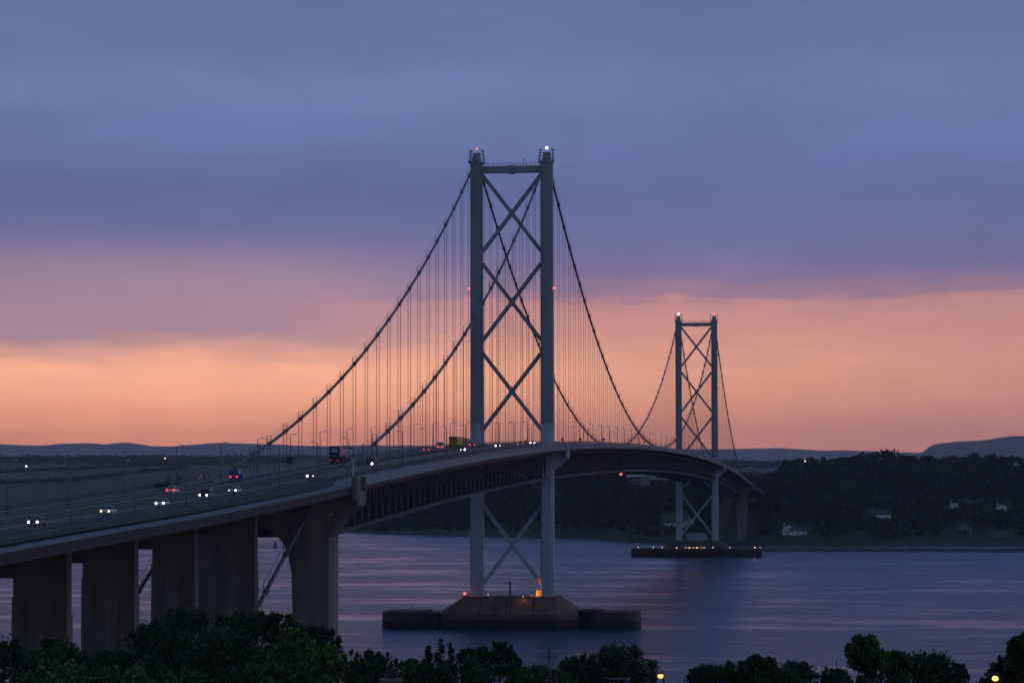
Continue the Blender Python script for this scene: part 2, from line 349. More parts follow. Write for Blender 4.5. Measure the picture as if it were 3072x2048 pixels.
def tower(Y, south):
    T = MB()
    T.box(-9.9, 9.9, -1.5, 1.5, 152.7, 154.9); T.box(-0.9, 0.9, -1.62, 1.62, 152.4, 155.1)
    for x in frange(-9.6, 9.6, 1.6):
        for y in (-1.45, 1.45): T.box(x-0.04, x+0.04, y-0.04, y+0.04, 154.9, 156.1)
    for y in (-1.45, 1.45):
        for z in (155.5, 156.05): T.box(-9.8, 9.8, y-0.025, y+0.025, z, z+0.06)
    T.box(3.9, 4.05, -0.1, 0.1, 154.95, 157.3); T.box(3.9, 4.4, -0.1, 0.1, 157.2, 157.4); T.box(5.0, 5.1, -0.1, 0.1, 154.95, 156.8)
    t_ = T.build('tower', STEEL, bridge); t_.location = (0, Y, 0)
    tag(t_, label='nearer tower with its legs repainted pale below the lowest crossing' if south else 'farther tower standing off the wooded shore')
    pale_top = 68.0 if south else 60.0
    for sx in (1, -1):
        clip_leg(sx, pale_top, 155.6).build('upper_leg', STEEL, t_)
        tag(clip_leg(sx, 9.6, pale_top).build('lower_leg', PRIMER, t_), label='pale grey lower length of the leg')
        cx = 11.9*sx; h = MB()
        h.taper((cx, 0, 155.6), (1.75, 3.0), (cx, 0, 157.0), (1.35, 2.6)); h.taper((cx, 0, 157.0), (1.35, 2.6), (cx, 0, 159.1), (1.05, 1.8))
        h.box(cx-1.3, cx+1.3, -1.9, 1.9, 159.15, 159.35); h.box(cx-0.5, cx+0.5, -0.5, 0.5, 159.0, 159.2)
        for s2 in (1, -1):
            h.box(cx+s2*1.5-0.6, cx+s2*1.5+0.6, -2.4, 2.4, 155.9, 156.2)
            bx = cx+s2*2.45
            h.prism([(cx+s2*1.6, 155.2), (cx+s2*2.6, 156.0), (cx+s2*2.6, 156.8), (cx+s2*2.3, 156.9), (cx+s2*2.25, 156.2), (cx+s2*1.6, 156.2)], 'y', -2.0, -0.6)
            for y in (-1.9, -1.3, 1.4):     # light lattice masts leaning in
                top = (cx+s2*2.0, y, 160.3); bot = (cx+s2*(2.7 if (s2 == sx) is False else 2.2), y, 155.6)
                h.beam(bot, top, 0.13); h.beam((top[0]-0.55*s2, y, top[2]), (top[0]+0.5*s2, y, top[2]), 0.14)
            for z in (156.6, 157.4, 158.3, 159.2, 160.0):
                k = (z-155.6)/4.7; bx = cx+s2*((2.7 if s2 != sx else 2.2)*(1-k)+2.0*k); h.box(bx-0.3, bx+0.3, -1.95, 1.45, z, z+0.12)
        h.box(cx-0.28, cx-0.18, -0.05, 0.05, 159.3, 160.8); h.box(cx+0.18, cx+0.28, -0.05, 0.05, 159.3, 160.8)
        h.build('saddle_housing', STEEL, t_)
        # outrigger that carries the footway round the leg
        g = MB(); z = dz(Y); q = lambda v: v*sx
        g.prism([(q(13.8), z-8.2), (q(13.8), z-2.7), (q(17.6), z-1.0), (q(19.1), z-1.0), (q(19.1), z-3.6), (q(18.3), z-4.3)], 'y', -1.1, 1.1)
        for dy in (-3.2, 3.2): g.box(min(q(18.45), q(19.0)), max(q(18.45), q(19.0)), dy-0.4, dy+0.4, z-3.4, z+1.5)
        g.box(min(q(18.45), q(18.8)), max(q(18.45), q(18.8)), -2.79, 2.79, z-3.4, z-1.2)
        o = g.build('footway_bracket', PRIMER, t_)
        beacon('aviation_light', (cx+q(2.55), -1.2, 113.6), 0.34 if south else 0.2, REDL, t_)
        if (sx > 0) == south: beacon('white_beacon', (cx, 0, 160.95), 0.42 if south else 0.52, WHTL, t_)
        else: beacon('red_beacon', (cx, 0, 160.95), 0.26, REDL, t_)
    for (z0, z1) in ((126.2, 151.9), (96.2, 122.0), (66.2, 91.9)): x_brace(z0, z1).build('cross_brace', STEEL, t_)
    for (z0, z1) in ((45.6, 61.6), (14.6, 40.6)): x_brace(z0, z1).build('cross_brace', PRIMER, t_)
    return t_
tower(0.0, True); tower(1006.0, False)
# main cables, bands, hangers
hangY = [-390+18.3*i for i in range(0, 21)]; hangY = [-18.5-18.3*i for i in range(21)]
hangM = [18.2+18.3*i for i in range(54)]; hangN = [1006+18.5+18.3*i for i in range(21)]
cable_o = {}
for sx in (1, -1):
    x = 11.9*sx; c = MB()
    c.tube([(x, Y, cable_z(Y)) for Y in frange(-545, 0, 6)], 0.36, 10); c.tube([(x, Y, cable_z(Y)) for Y in frange(0, 1006, 8)], 0.36, 10)
    c.tube([(x, Y, cable_z(Y)) for Y in frange(1006, 1520, 8)], 0.36, 10)
    o = c.build('main_cable', CABLE, bridge, True); cable_o[sx] = o
    h = MB()
    for s2 in (0.42, -0.42):
        for a, b in ((-405, 0), (0, 1006), (1006, 1411)): h.tube([(x+s2, Y, cable_z(Y)+1.35) for Y in frange(a, b, 9)], 0.035, 4)
        for a, b in ((-520, -412),): h.tube([(x+s2, Y, cable_z(Y)+1.5) for Y in frange(a, b, 9)], 0.05, 4)
    h.build('hand_rope', CABLE, o)
def hanger_mb(x, Y, m_=None):
    m_ = m_ or MB(); zc = cable_z(Y); zd = dz(Y)-1.6
    if zc-zd < 0.6: return m_
    for s2 in (-0.37, 0.37):
        m_.beam((x+s2, Y-0.12, zd), (x+s2, Y-0.12, zc), 0.085); m_.beam((x+s2, Y+0.12, zd), (x+s2, Y+0.12, zc), 0.085)
    return m_
def band_mb(x, Y, m_=None):
    m_ = m_ or MB(); s = cable_z(Y+1)-cable_z(Y-1); d = Vector((0, 2, s)).normalized()
    c_ = Vector((x, Y, cable_z(Y))); m_.tube([c_-d*0.75, c_+d*0.75], 0.52, 10)
    for s2 in (-0.45, 0.45): m_.beam(c_+Vector((s2, 0, 0)), c_+Vector((s2, 0, 1.9)), 0.13)
    m_.beam(c_+Vector((-0.45, 0, 0.9)), c_+Vector((0.45, 0, 0.9)), 0.08); return m_
allh = sorted([(math.hypot(Y-CAM[1], x-CAM[0]), x, Y) for x in (11.9, -11.9) for Y in hangY+hangM+hangN])
rest_h = MB(); rest_b = MB()
for i, (_, x, Y) in enumerate(allh):
    if i < 98:
        hanger_mb(x, Y).build('hanger', ROPE, bridge); band_mb(x, Y).build('cable_band', CABLE, bridge)
    else: hanger_mb(x, Y, rest_h); band_mb(x, Y, rest_b)
tag(rest_h.build('hanger', ROPE, bridge), kind='stuff', label='the thin far hangers of the bridge'); tag(rest_b.build('cable_band', CABLE, bridge), kind='stuff', label='bands on the far lengths of the cables')
for x in (11.9, -11.9):
    for Y in (-430, -448.3, -466.6, -484.9, -503.2): band_mb(x, Y).build('anchor_band', CABLE, bridge)
# cable entry hoods on the deck, splay fences and red light under the span
for sx in (1, -1):
    x = 11.9*sx
    for Y in (-409, 1415):
        z = dz(Y); o = MB(); o.taper((x, Y-1.0*(1 if Y < 0 else -1), z-0.2), (0.8, 3.2), (x, Y, z+1.3), (0.6, 1.6)); o.build('cable_hood', TRUSS, bridge)
o = MB()
for s2 in (-0.5, -0.35, 0.35, 0.5): o.beam((-11.9+s2*0.8, -410.5, dz(-410)+1.0), (-11.9+s2*1.6, -410.5, dz(-410)+2.3), 0.1)
o.build('anti_climb_spikes', BLACKM, bridge)
beacon('channel_light', (18.9, 204, 51.5+0.4), 0.44, REDL, bridge)
MB().box(18.4, 19.0, 203.7, 204.3, 52.6, 61.0).build('light_bracket', BLACKM, bridge)

# ================================================================== river piers
def river_pier(Y, near):
    p = empty('river_pier', (0, Y, 0), label='dark concrete river pier with flanking fender walls under the nearer tower' if near else 'dark concrete river pier with a row of small lights under the farther tower', cat='pier', group='river piers of the suspension bridge')
    ZT = 10.5
    b = MB()
    lo = [(-24.5, -3), (-22, -11), (-17, -14.5), (17, -14.5), (22, -11), (24.5, -3), (24.5, 3), (22, 11), (17, 14.5), (-17, 14.5), (-22, 11), (-24.5, 3)]
    mid = [(x*1.0, y*1.0) for x, y in lo]; tp = [(-16.6, -2), (-16.4, -5.5), (-15.5, -7.8), (15.5, -7.8), (16.4, -5.5), (16.8, -2), (16.8, 2), (16.4, 5.5), (15.5, 7.8), (-15.5, 7.8), (-16.4, 5.5), (-16.6, 2)]
    n = len(lo)
    vs = [(x, y, 3.4) for x, y in mid]+[(x, y, 5.2) for x, y in mid]+[(x, y, ZT-0.5) for x, y in tp]+[(x, y, ZT) for x, y in tp]
    fs = []
    for L in range(3):
        for k in range(n): fs.append((L*n+k, L*n+(k+1) % n, (L+1)*n+(k+1) % n, (L+1)*n+k))
    fs.append(tuple(3*n+k for k in range(n)))
    b.add(vs, fs)
    o = b.build('pier_body', CONCL if near else CONCF, p)
    r = MB()
    for x in (-9.4, -0.4, 0.9, 8.4): r.add([(x-0.18, -14.6, 5.2), (x+0.18, -14.6, 5.2), (x+0.18, -7.85, ZT-0.4), (x-0.18, -7.85, ZT-0.4), (x-0.18, -14.2, 5.0), (x+0.18, -14.2, 5.0), (x+0.18, -7.5, ZT-0.5), (x-0.18, -7.5, ZT-0.5)], [(0, 1, 2, 3), (7, 6, 5, 4), (0, 4, 5, 1), (1, 5, 6, 2), (2, 6, 7, 3), (3, 7, 4, 0)])
    r.build('buttress_rib', WETC, o)
    MB().prism([(x*1.012, y*1.02) for x, y in lo], 'z', -3, 3.4).build('tidal_base', WETC, p)
    for s_ in (-1, 1):
        f = MB(); X0, X1 = (27.5, 42.5) if s_ > 0 else (28.5, 43.0)
        if near:
            poly = [(X0, -10.5)]+[(X1-4+4*math.sin(t_), -10.5+4-4*math.cos(t_)) for t_ in frange(0, math.pi/2, 0.4)]+[(X1-4+4*math.cos(t_), 10.5-4+4*math.sin(t_)) for t_ in frange(0, math.pi/2, 0.4)]+[(X0, 10.5)]
        else: poly = [(X0, -10.5), (X1, -10.5), (X1, 10.5), (X0, 10.5)]
        f.prism([(x*s_, y) for x, y in poly], 'z', 2.6, 5.6)
        fo = f.build('fender_wall', CONCF, p)
        MB().prism([(x*s_*1.003, y*1.02) for x, y in poly], 'z', -3, 2.6).build('fender_base', WETC, fo)
        if not near: MB().box(min(23*s_, 28*s_), max(23*s_, 28*s_), -10.2, 10.2, -3, 5.4).build('link_wall', WETC, p)
        elif s_ < 0: MB().box(-28.6, -23.5, -9.0, 9.0, -3, 5.2).build('link_wall', WETC, p)
        else: MB().box(23.2, 30.0, -8.0, 8.0, 5.62, 6.2).box(24.5, 29.0, -7.0, 7.0, -3, 5.6).build('link_wall', WETC, p)
        po = MB()
        for x in ((29, 33, 35, 38, 41) if near else ()):
            h_ = 0.3+rnd.random()*0.7; po.box(x*s_-0.12, x*s_+0.12, 7.4, 7.8, 5.6, 5.6+h_); po.box(x*s_-0.24, x*s_+0.24, 7.35, 7.85, 5.6+h_, 5.72+h_)
        if near: po.build('bollard', WETC, fo)
    g = MB()
    for x in frange(-16, 16, 2.0):
        g.box(x-0.04, x+0.04, 7.3, 7.4, ZT, ZT+1.1)
    g.box(-16, 16, 7.33, 7.38, ZT+1.0, ZT+1.08); g.box(-16, 16, 7.33, 7.38, ZT+0.5, ZT+0.56)
    g.build('handrail', BLACKM, p)
    return p
pn = river_pier(0, True); pf = river_pier(1006, False)
# near pier furniture
tag(MB().box(-0.25, 0.25, -0.2, 0.2, 10.5, 15.6).box(-1.0, -0.25, -0.08, 0.08, 14.9, 15.1).box(-0.8, -0.65, -0.08, 0.08, 15.1, 15.9).build('davit_post', BLACKM), label='slim dark davit post standing mid-way on the nearer river pier', cat='post').location = (-0.2, -4.5, 0)
lp = empty('pier_beacon', (-15.4, -5.5, 10.5), label='short post with a glowing red light at the left end of the nearer river pier', cat='beacon')
MB().box(-0.12, 0.12, -0.12, 0.12, 0, 0.75).box(-0.35, 0.35, -0.35, 0.35, 0.0, 0.15).build('post', BLACKM, lp); MB().sphere((0, 0, 1.0), 0.42).build('lamp', REDL, lp, True)
hut = empty('equipment_cabin', (8.75, 0.9, 10.5), label='small pale cabin lit orange beside the right leg of the nearer tower', cat='cabin')
MB().box(-0.75, 0.75, -0.8, 0.8, 0, 2.0).build('wall', mat('pale_cabin_paint', (0.45, 0.42, 0.38), 0.7, 0.1, 2), hut); MB().box(-0.85, 0.85, -0.9, 0.9, 2.0, 2.12).build('roof', BLACKM, hut)
MB().box(-0.35, 0.35, -0.84, -0.81, 0.05, 1.75).build('door', mat('cabin_door_paint', (0.3, 0.28, 0.25), 0.7), hut)
def sodium_fixture(name, loc, energy, label, cat='lamp', col=(1.0, 0.24, 0.035), aim=(0, 1, 0)):
    e = empty(name, loc, label=label, cat=cat)
    MB().box(-0.12, 0.12, -0.12, 0.12, 0, 0.3).build('housing', BLACKM, e); MB().box(-0.08, 0.08, -0.08, 0.08, 0.32, 0.37).build('lens', AMBL, e)
    ld = bpy.data.lights.new('sodium_light', 'SPOT'); ld.spot_size = math.radians(110); ld.spot_blend = 0.4; ld.energy = energy; ld.color = col; ld.shadow_soft_size = 0.25
    lo = bpy.data.objects.new('sodium_light', ld); COL.objects.link(lo); lo.parent = e; lo.location = (0, 0, 0.7); lo.rotation_euler = Vector(aim).to_track_quat('-Z', 'Y').to_euler(); return e
sodium_fixture('work_lamp', (6.6, -2.4, 10.5), 1500, 'orange sodium work lamp on the pier top by the orange-lit cabin', aim=(1, 0.9, 0.35))
sodium_fixture('work_lamp', (-8.6, 3.0, 10.5), 60, 'orange sodium work lamp by the left leg on the nearer river pier', aim=(-1, 0.5, 0.1))
sodium_fixture('work_lamp', (4.6, -8.6, 10.35), 130, 'orange sodium work lamp on the front edge of the nearer river pier', aim=(0.1, -0.35, -1))
# far pier: sheeted works tent and the string of bulbs
tent = empty('works_tent', (-0.8, 1006+3, 10.5), label='grey sheeted works tent on top of the farther river pier', cat='tent')
pr = [(-3.9, 0), (-4.2, 3.6), (-3.0, 4.7), (0, 5.0), (3.0, 4.7), (4.2, 3.4), (4.6, 0)]
a = []
o = MB(); o.prism([(-7.2, 0), (-7.2, 4.0), (-5.6, 4.9), (0, 5.4), (6.0, 4.8), (6.8, 3.6), (7.2, 0)], 'y', -3.5, 3.5)
o.build('sheeting', mat('grey_tarpaulin', (0.42, 0.46, 0.46), 0.6, 0.2, 0.5), tent); MB().box(-7.25, -5.8, -3.6, -3.52, 0.2, 3.2).build('door_flap', mat('warm_flap', (0.35, 0.2, 0.13), 0.7), tent)
bulbs = [1913.8, 1958.7, 1984.6, 2029.9, 2056.6, 2067.4, 2079.2, 2090.0, 2103.5, 2111.8, 2137.1, 2185.6, 2259.6, 2274.6]
for i, u in enumerate(bulbs):
    x = (u-2091)/4.5+1.0 ; b_ = empty('bulb_post', (x, 1006-16.2 if abs(x) < 22 else 1006-10.0, 5.0), label='tiny warm bulb on a short stand along the edge of the farther river pier', cat='lamp', group='bulbs along the farther river pier')
    MB().box(-0.06, 0.06, -0.06, 0.06, -0.2, 1.2).build('stand', BLACKM, b_); MB().sphere((0, 0, 1.35), 0.2 if i in (5, 7, 12) else 0.13, 6, 5).build('bulb', AMBL, b_)
MB().box(-22.5, 22.5, 1006-16.2, 1006-14.95, 4.6, 5.0).box(-22, 22, 1006-16.1, 1006-15.9, -2, 4.59)
wk = MB().box(-24.5, 24.5, 1006-16.4, 1006-14.9, 4.4, 4.8)
for x in frange(-24, 24, 4): wk.box(x-0.3, x+0.3, 1006-16.1, 1006-15.0, -2, 4.4)
tag(wk.build('jetty_walkway', WETC), label='low dark walkway on piles along the front of the farther river pier', cat='walkway')

# ================================================================== concrete side towers
def side_tower(Y, north=False):
    s = empty('side_tower', (0, Y, 0), label='massive brown concrete side tower at the near end of the side span' if not north else 'distant concrete side tower on the wooded shore', cat='tower', group='concrete side towers')
    z = dz(Y); gz = 2.0 if not north else 2.0
    for sx in (1, -1):
        o = MB()
        # leg: taper in plan upward on its inner face
        prof = [(6.9, gz), (6.1, z-17.5), (5.4, z-13.6), (4.2, z-11.2), (2.6, z-9.4), (1.2, z-8.6), (0, z-8.5), (0, z-2.2), (9.6, z-2.2), (13.7, z-2.2), (13.7, gz)]
        o.prism([(x*sx, zz) for x, zz in prof], 'y', -5.4, 5.4)
        leg = o.build('leg', CONC, s)
        g = MB(); g.prism([(x*sx, zz) for x, zz in [(13.7, z-10.2), (16.1, z-6.6), (19.4, z-4.0), (19.4, z-1.16), (13.7, z-1.16)]], 'y', -5.0, 5.0)
        g.build('corbel', CONC, leg)
        pl = MB(); 
        for dy in (-5.6, 4.6):
            pl.box(min(18.45*sx, 19.5*sx), max(18.45*sx, 19.5*sx), dy-0.55, dy+0.95, z-3.3, z+1.9)
        pl.box(min(18.45*sx, 18.7*sx), max(18.45*sx, 18.7*sx), -4.64, 4.04, z-1.1, z+0.9)
        pl.build('pylon', CONC, s)
        rr = MB(); 
        for xx in (8.4, 9.9, 11.6): rr.box(min(xx*sx, (xx+0.12)*sx), max(xx*sx, (xx+0.12)*sx), -5.44, -5.38, gz, z-9)
        rr.build('panel_joint', CONC, leg)
    return s
side_tower(-408); side_tower(1414, True)
cm = empty('camera_mast', (18.0, -409.5, dz(-409)), label='pale steel mast with a boxed camera head beside the near side tower pylons', cat='mast')
MB().tube([(0, 0, 0), (0, 0, 5.6)], [0.22, 0.17], 8).build('pole', PRIMER, cm); MB().taper((0, 0, 5.5), (0.3, 0.3), (0, 0, 6.4), (0.55, 0.4)).build('head', RAIL, cm)
MB().beam((0, 0, 6.4), (0, 0, 7.6), 0.12).beam((0, 0, 7.6), (-0.8, 0, 7.65), 0.14).box(-0.95, -0.4, -0.12, 0.12, 7.5, 7.75).build('camera_arm', BLACKM, cm)

# ================================================================== approach viaducts
def viaduct(Y0, Y1, piers, label, base, nm):
    v = empty('approach_viaduct', label=label, cat='viaduct', group='concrete and steel approach viaducts')
    Ys = frange(Y0, Y1, 10)
    MB().sweep([(-9.4, -0.35), (9.4, -0.35), (9.4, 0), (-9.4, 0)], Ys, rz).build('road_deck', ASPH, v)
    for sx in (1, -1):
        q = lambda a, b: (min(a*sx, b*sx), max(a*sx, b*sx))
        a, b = q(9.45, 13.9); MB().sweep([(a, -0.5), (b, -0.5), (b, 0.0), (a, 0.0)], Ys, lambda Y: dz(Y)+0.82).build('service_strip', VERGE, v)
        a, b = q(13.95, 18.0); MB().sweep([(a, -0.5), (b, -0.5), (b, 0), (a, 0)], Ys, dz).build('footway', FOOTD, v)
        a, b = q(18.05, 18.4); f = MB().sweep([(a, -1.45), (b, -1.45), (b, 0.02), (a, 0.02)], Ys, dz)
        f.build('fascia', FASC, v)
        x = 18.2*sx; p_ = MB()
        for z0, z1 in ((0.4, 0.44), (1.12, 1.22)): p_.sweep([(x-0.03, z0), (x+0.03, z0), (x+0.03, z1), (x-0.03, z1)], Ys, dz)
        for Y in frange(Y0, Y1, 0.6): z = dz(Y); p_.box(x-0.02, x+0.02, Y-0.012, Y+0.012, z+0.02, z+1.2)
        p_.build('outer_parapet', FENCE, v)
        x = 13.7*sx; p_ = MB()
        for z0, z1 in ((0.5, 0.55), (1.0, 1.07)): p_.sweep([(x-0.03, z0), (x+0.03, z0), (x+0.03, z1), (x-0.03, z1)], Ys, rz)
        for Y in frange(Y0, Y1, 0.7): z = rz(Y); p_.box(x-0.012, x+0.03, Y-0.03, Y+0.03, z-0.07, z+1.05)
        p_.build('inner_parapet', FENCE, v)
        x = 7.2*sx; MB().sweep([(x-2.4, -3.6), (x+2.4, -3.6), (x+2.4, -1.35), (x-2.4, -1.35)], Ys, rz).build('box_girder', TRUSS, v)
    for Y in frange(Y0+2, Y1-2, 7.6):
        z = dz(Y)
        for sx in (1, -1): MB().prism([(9.7*sx, z-2.4), (18.0*sx, z-1.3), (18.0*sx, z-0.55), (9.7*sx, z-0.55)], 'y', Y-0.15, Y+0.15).build('cantilever_bracket', TRUSS, v)
    for x, mt in ((-9.15, RAIL), (-0.3, BARR), (0.45, FENCE), (9.15, RAIL)): barrier(x, Y0, Y1, mt, v)
    lanes(Y0, Y1, v)
    for Y in piers:
        z = dz(Y)-6.7; zt = dz(Y)-2.75; r = MB()
        # crosshead with curved haunches, two columns
        hau = [(5.45-2.9*math.sin(t_), z-5.2+5.2*(1-math.cos(t_))**0.75) for t_ in frange(0, math.pi/2, 0.2)]
        arch = [(-x, zz) for x, zz in hau]+[(x, zz) for x, zz in reversed(hau)]
        r.prism([(-9.6, z-5.2)]+arch+[(9.6, z-5.2), (9.6, zt), (-9.6, zt)], 'y', -1.3, 1.3)
        po = r.build('pier', CONC, v); po.location = (0, Y, 0)
        for sx in (1, -1):
            c = MB(); c.taper((7.55*sx, 0, base), (2.22, 1.75), (7.55*sx, 0, z-5.2), (2.14, 1.6)); c.box(min(5.42*sx, 9.7*sx), max(5.42*sx, 9.7*sx), -1.62, 1.62, z-5.6, z-5.2); c.build('column', CONC, po)
            j = MB(); j.box(min(7.4*sx, 7.5*sx), max(7.4*sx, 7.5*sx), -1.77, -1.3, base, z-5.9); j.build('column_groove', CONC, po)
            ba = MB(); ba.box(7.2*sx-1.5, 7.2*sx+1.5, -1.0, 1.0, zt, zt+0.12).build('bearing', BLACKM, po)
    return v
viaduct(-760, -408, [-464.5, -513.5, -554.5, -593.5, -634, -674], 'near approach viaduct on brown concrete portal piers rising from the trees', -1.0, 'south')
viaduct(1414, 1700, [1460, 1505, 1550], 'far approach viaduct running down into the wooded shore', 0.0, 'north')
# inspection gantry under the near viaduct
ga = empty('inspection_gantry', (8.0, -428, dz(-428)-4.6), label='yellow and grey inspection gantry hanging under the viaduct beside the near side tower', cat='gantry')
MB().box(-1, 9, -0.6, 0.6, -0.3, 0.0).build('platform', RAIL, ga); MB().box(-5, -1.1, -0.7, 0.7, -0.4, 0.1).build('trolley', mat('dull_yellow_paint', (0.5, 0.33, 0.04), 0.6), ga)

# ================================================================== lamp posts on the bridge
GL = mat('pale_lamp_housing', (0.55, 0.58, 0.62), 0.4)
LPM = mat('lamp_post_grey', (0.12, 0.13, 0.15), 0.5, 0.1, 1.0)
def lamp_post():
    l = empty('street_lamp')
    MB().tube([(0, 0, -0.1), (0, 0, 1.2), (0, 0, 8.1)], [0.15, 0.13, 0.075], 8).build('pole', LPM, l, True)
    MB().beam((0, 0, 8.05), (-0.95, 0, 8.3), 0.09).build('arm', LPM, l)
    MB().prism([(-1.55, 8.28), (-0.75, 8.22), (-0.72, 8.38), (-1.0, 8.46), (-1.5, 8.40)], 'y', -0.17, 0.17).build('lamp_head', GL, l)
    return l
proto = lamp_post(); used = False
app = [-406.0, -445.0, -485.5, -523.0, -557.5, -594.4, -631.5]
sus = [-369.5+36.6*k for k in range(49)]
ords = ['leftmost', 'second from the left', 'third from the left', 'fourth from the left', 'fifth from the left', 'sixth from the left']
for sx in (1, -1):
    nearside = 'near kerb' if sx > 0 else 'far kerb'
    apps = [y for y in app if (y > -612 if sx > 0 else y > -575)]
    lst = sorted(apps)+[y for y in sus if abs(y) > 5 and abs(y-1006) > 5]
    for i, Y in enumerate(lst):
        o = proto if not used else copy_tree(proto); used = True
        o.location = (10.0*sx, Y, rz(Y) if Y < -408 else dz(Y)+0.4); o.rotation_euler = (0, 0, 0 if sx > 0 else math.pi)
        o.scale = (1, 1, 1.0)
        if i < 6: lab = 'unlit grey lamp on the viaduct %s, %s of its row' % (nearside, ords[i])
        elif Y < -5: lab = 'unlit grey street lamp on the %s of the side span before the nearer tower' % nearside
        elif Y < 1006: lab = 'thin unlit street lamp on the %s of the main span between the two towers' % nearside
        else: lab = 'tiny unlit street lamp on the %s beyond the farther tower' % nearside
        tag(o, lab, 'street lamp', 'street lamps along both kerbs of the bridge')

# ================================================================== signs on the bridge
def sign_box(x, Y, w, h, zb, label, grp=None):
    e = empty('signal_box', (x, Y, rz(Y)), label=label, cat='sign', group='dark boxed signals beside the carriageway')
    MB().tube([(0, 0, -0.9), (0, 0, zb)], 0.08, 6).build('post', BLACKM, e)
    MB().box(-w/2, w/2, -0.25, 0.2, zb, zb+h).box(-w/2-0.06, w/2+0.06, -0.32, -0.25, zb-0.06, zb+h+0.06).build('cabinet', BLACKM, e)
    MB().box(-w/2+0.15, w/2-0.15, -0.335, -0.325, zb+0.15, zb+h-0.15).build('display', GLASS, e)
SG = [(-9.9, -334, 1.15, 1.3, 1.3, 'square dark signal box on the far kerb left of the blue lorry'), (-0.05, -321, 1.2, 1.3, 1.1, 'square dark signal box on the central barrier left of the blue lorry'),
      (10.0, 33, 0.75, 0.95, 1.6, 'dark signal box on a post just right of the nearer tower'), (10.0, 66, 0.9, 0.6, 1.5, 'low wide dark signal box above the nearer tower footway bracket'),
      (10.0, 130, 0.85, 1.0, 1.2, 'dark signal box on the main span, third to the right of the nearer tower'), (10.0, 226, 0.85, 1.0, 1.5, 'rightmost dark signal box on the main span')]
for x, Y, w, h, zb, lab in SG: sign_box(x, Y, w, h, zb, lab)
WS = empty('warning_sign', (-11.2, -419, dz(-419)), label='white triangular warning sign with a red border and dark pictogram on a thin post', cat='sign')
MB().tube([(0, 0, 0), (0, 0, 1.6)], 0.06, 6).build('post', BLACKM, WS)
def tri(r): return [(-r*0.95, 2.1-r*0.55), (r*0.95, 2.1-r*0.55), (0, 2.1+r*1.1)]
MB().prism(tri(0.85), 'y', -0.04, 0.0).build('red_border', mat('sign_red', (0.30, 0.02, 0.03), 0.5), WS)
MB().prism(tri(0.64), 'y', -0.048, -0.044).build('white_face', mat('sign_white', (0.8, 0.8, 0.8), 0.5), WS)
MB().box(-0.24, 0.18, -0.056, -0.052, 1.95, 2.10).box(-0.12, 0.22, -0.0562, -0.0522, 2.10, 2.17).box(-0.2, -0.08, -0.0558, -0.0522, 1.88, 1.95).box(0.08, 0.2, -0.0558, -0.0522, 1.88, 1.95).build('pictogram', BLACKM, WS)
RS = empty('round_sign', (-12.4, -468, dz(-468)), label='small round pinkish sign on the far verge above the viaduct', cat='sign')
MB().tube([(0, 0, 0), (0, 0, 1.2)], 0.05, 6).build('post', BLACKM, RS); MB().prism([(0.32*math.cos(t_), 1.45+0.32*math.sin(t_)) for t_ in frange(0, 5.9, 0.39)], 'y', -0.04, 0).build('disc', mat('sign_pink', (0.4, 0.16, 0.14), 0.5), RS)
RS = empty('round_sign', (-12.2, -398, dz(-398)), label='small round pinkish sign at the foot of the cable hood', cat='sign')
MB().tube([(0, 0, 0), (0, 0, 1.2)], 0.05, 6).build('post', BLACKM, RS); MB().prism([(0.3*math.cos(t_), 1.45+0.3*math.sin(t_)) for t_ in frange(0, 5.9, 0.39)], 'y', -0.04, 0).build('disc', mat('sign_pink_pale', (0.5, 0.25, 0.2), 0.5), RS)
for k, (Y, w) in enumerate(((-447, 1.5), (-441, 1.1))):
    e = empty('utility_cabinet', (-12.8, Y, dz(Y)+0.2), label='%s dark green utility cabinet left of the triangular sign' % ('wider' if k == 0 else 'narrower'), cat='cabinet')
    MB().box(-w/2, w/2, -0.4, 0.4, 0, 1.8).box(-w/2-0.05, w/2+0.05, -0.45, 0.45, 1.8, 1.9).build('body', mat('dark_green_paint', (0.05, 0.08, 0.06), 0.6), e)
    MB().box(-0.02, 0.02, -0.42, -0.405, 0.1, 1.7).build('door_seam', BLACKM, e)
# ================================================================== vehicles
CGLASS = mat('car_window_glass', (0.03, 0.035, 0.045), 0.05, spec=0.8)
def paint(name, c): return mat(name, c, 0.25, 0.05, 3.0, spec=0.6)
def loft(secs):     # secs: list of (y, halfwidth_bottom, halfwidth_top, z0, z1)
    o = MB(); vs = []; n = 6
    for y, a, b, z0, z1 in secs:
        zm = z0+(z1-z0)*0.55; vs += [(-a*0.94, y, z0), (a*0.94, y, z0), (a, y, zm), (b, y, z1), (-b, y, z1), (-a, y, zm)]
    fs = []
    for i in range(len(secs)-1):
        for k in range(n): fs.append((i*n+k, i*n+(k+1) % n, (i+1)*n+(k+1) % n, (i+1)*n+k))
    fs.append(tuple(range(n-1, -1, -1))); fs.append(tuple((len(secs)-1)*n+k for k in range(n)))
    return o.add(vs, fs)
def wheels(e, xs, ys, r):
    for y in ys:
        for s_ in (-1, 1):
            w = MB().tube([(s_*(xs-0.22), y, r), (s_*xs, y, r)], r, 12).build('wheel', DARK, e)
            MB().tube([(s_*(xs-0.03), y, r), (s_*(xs+0.012), y, r)], r*0.6, 8).build('rim', RAIL, w)
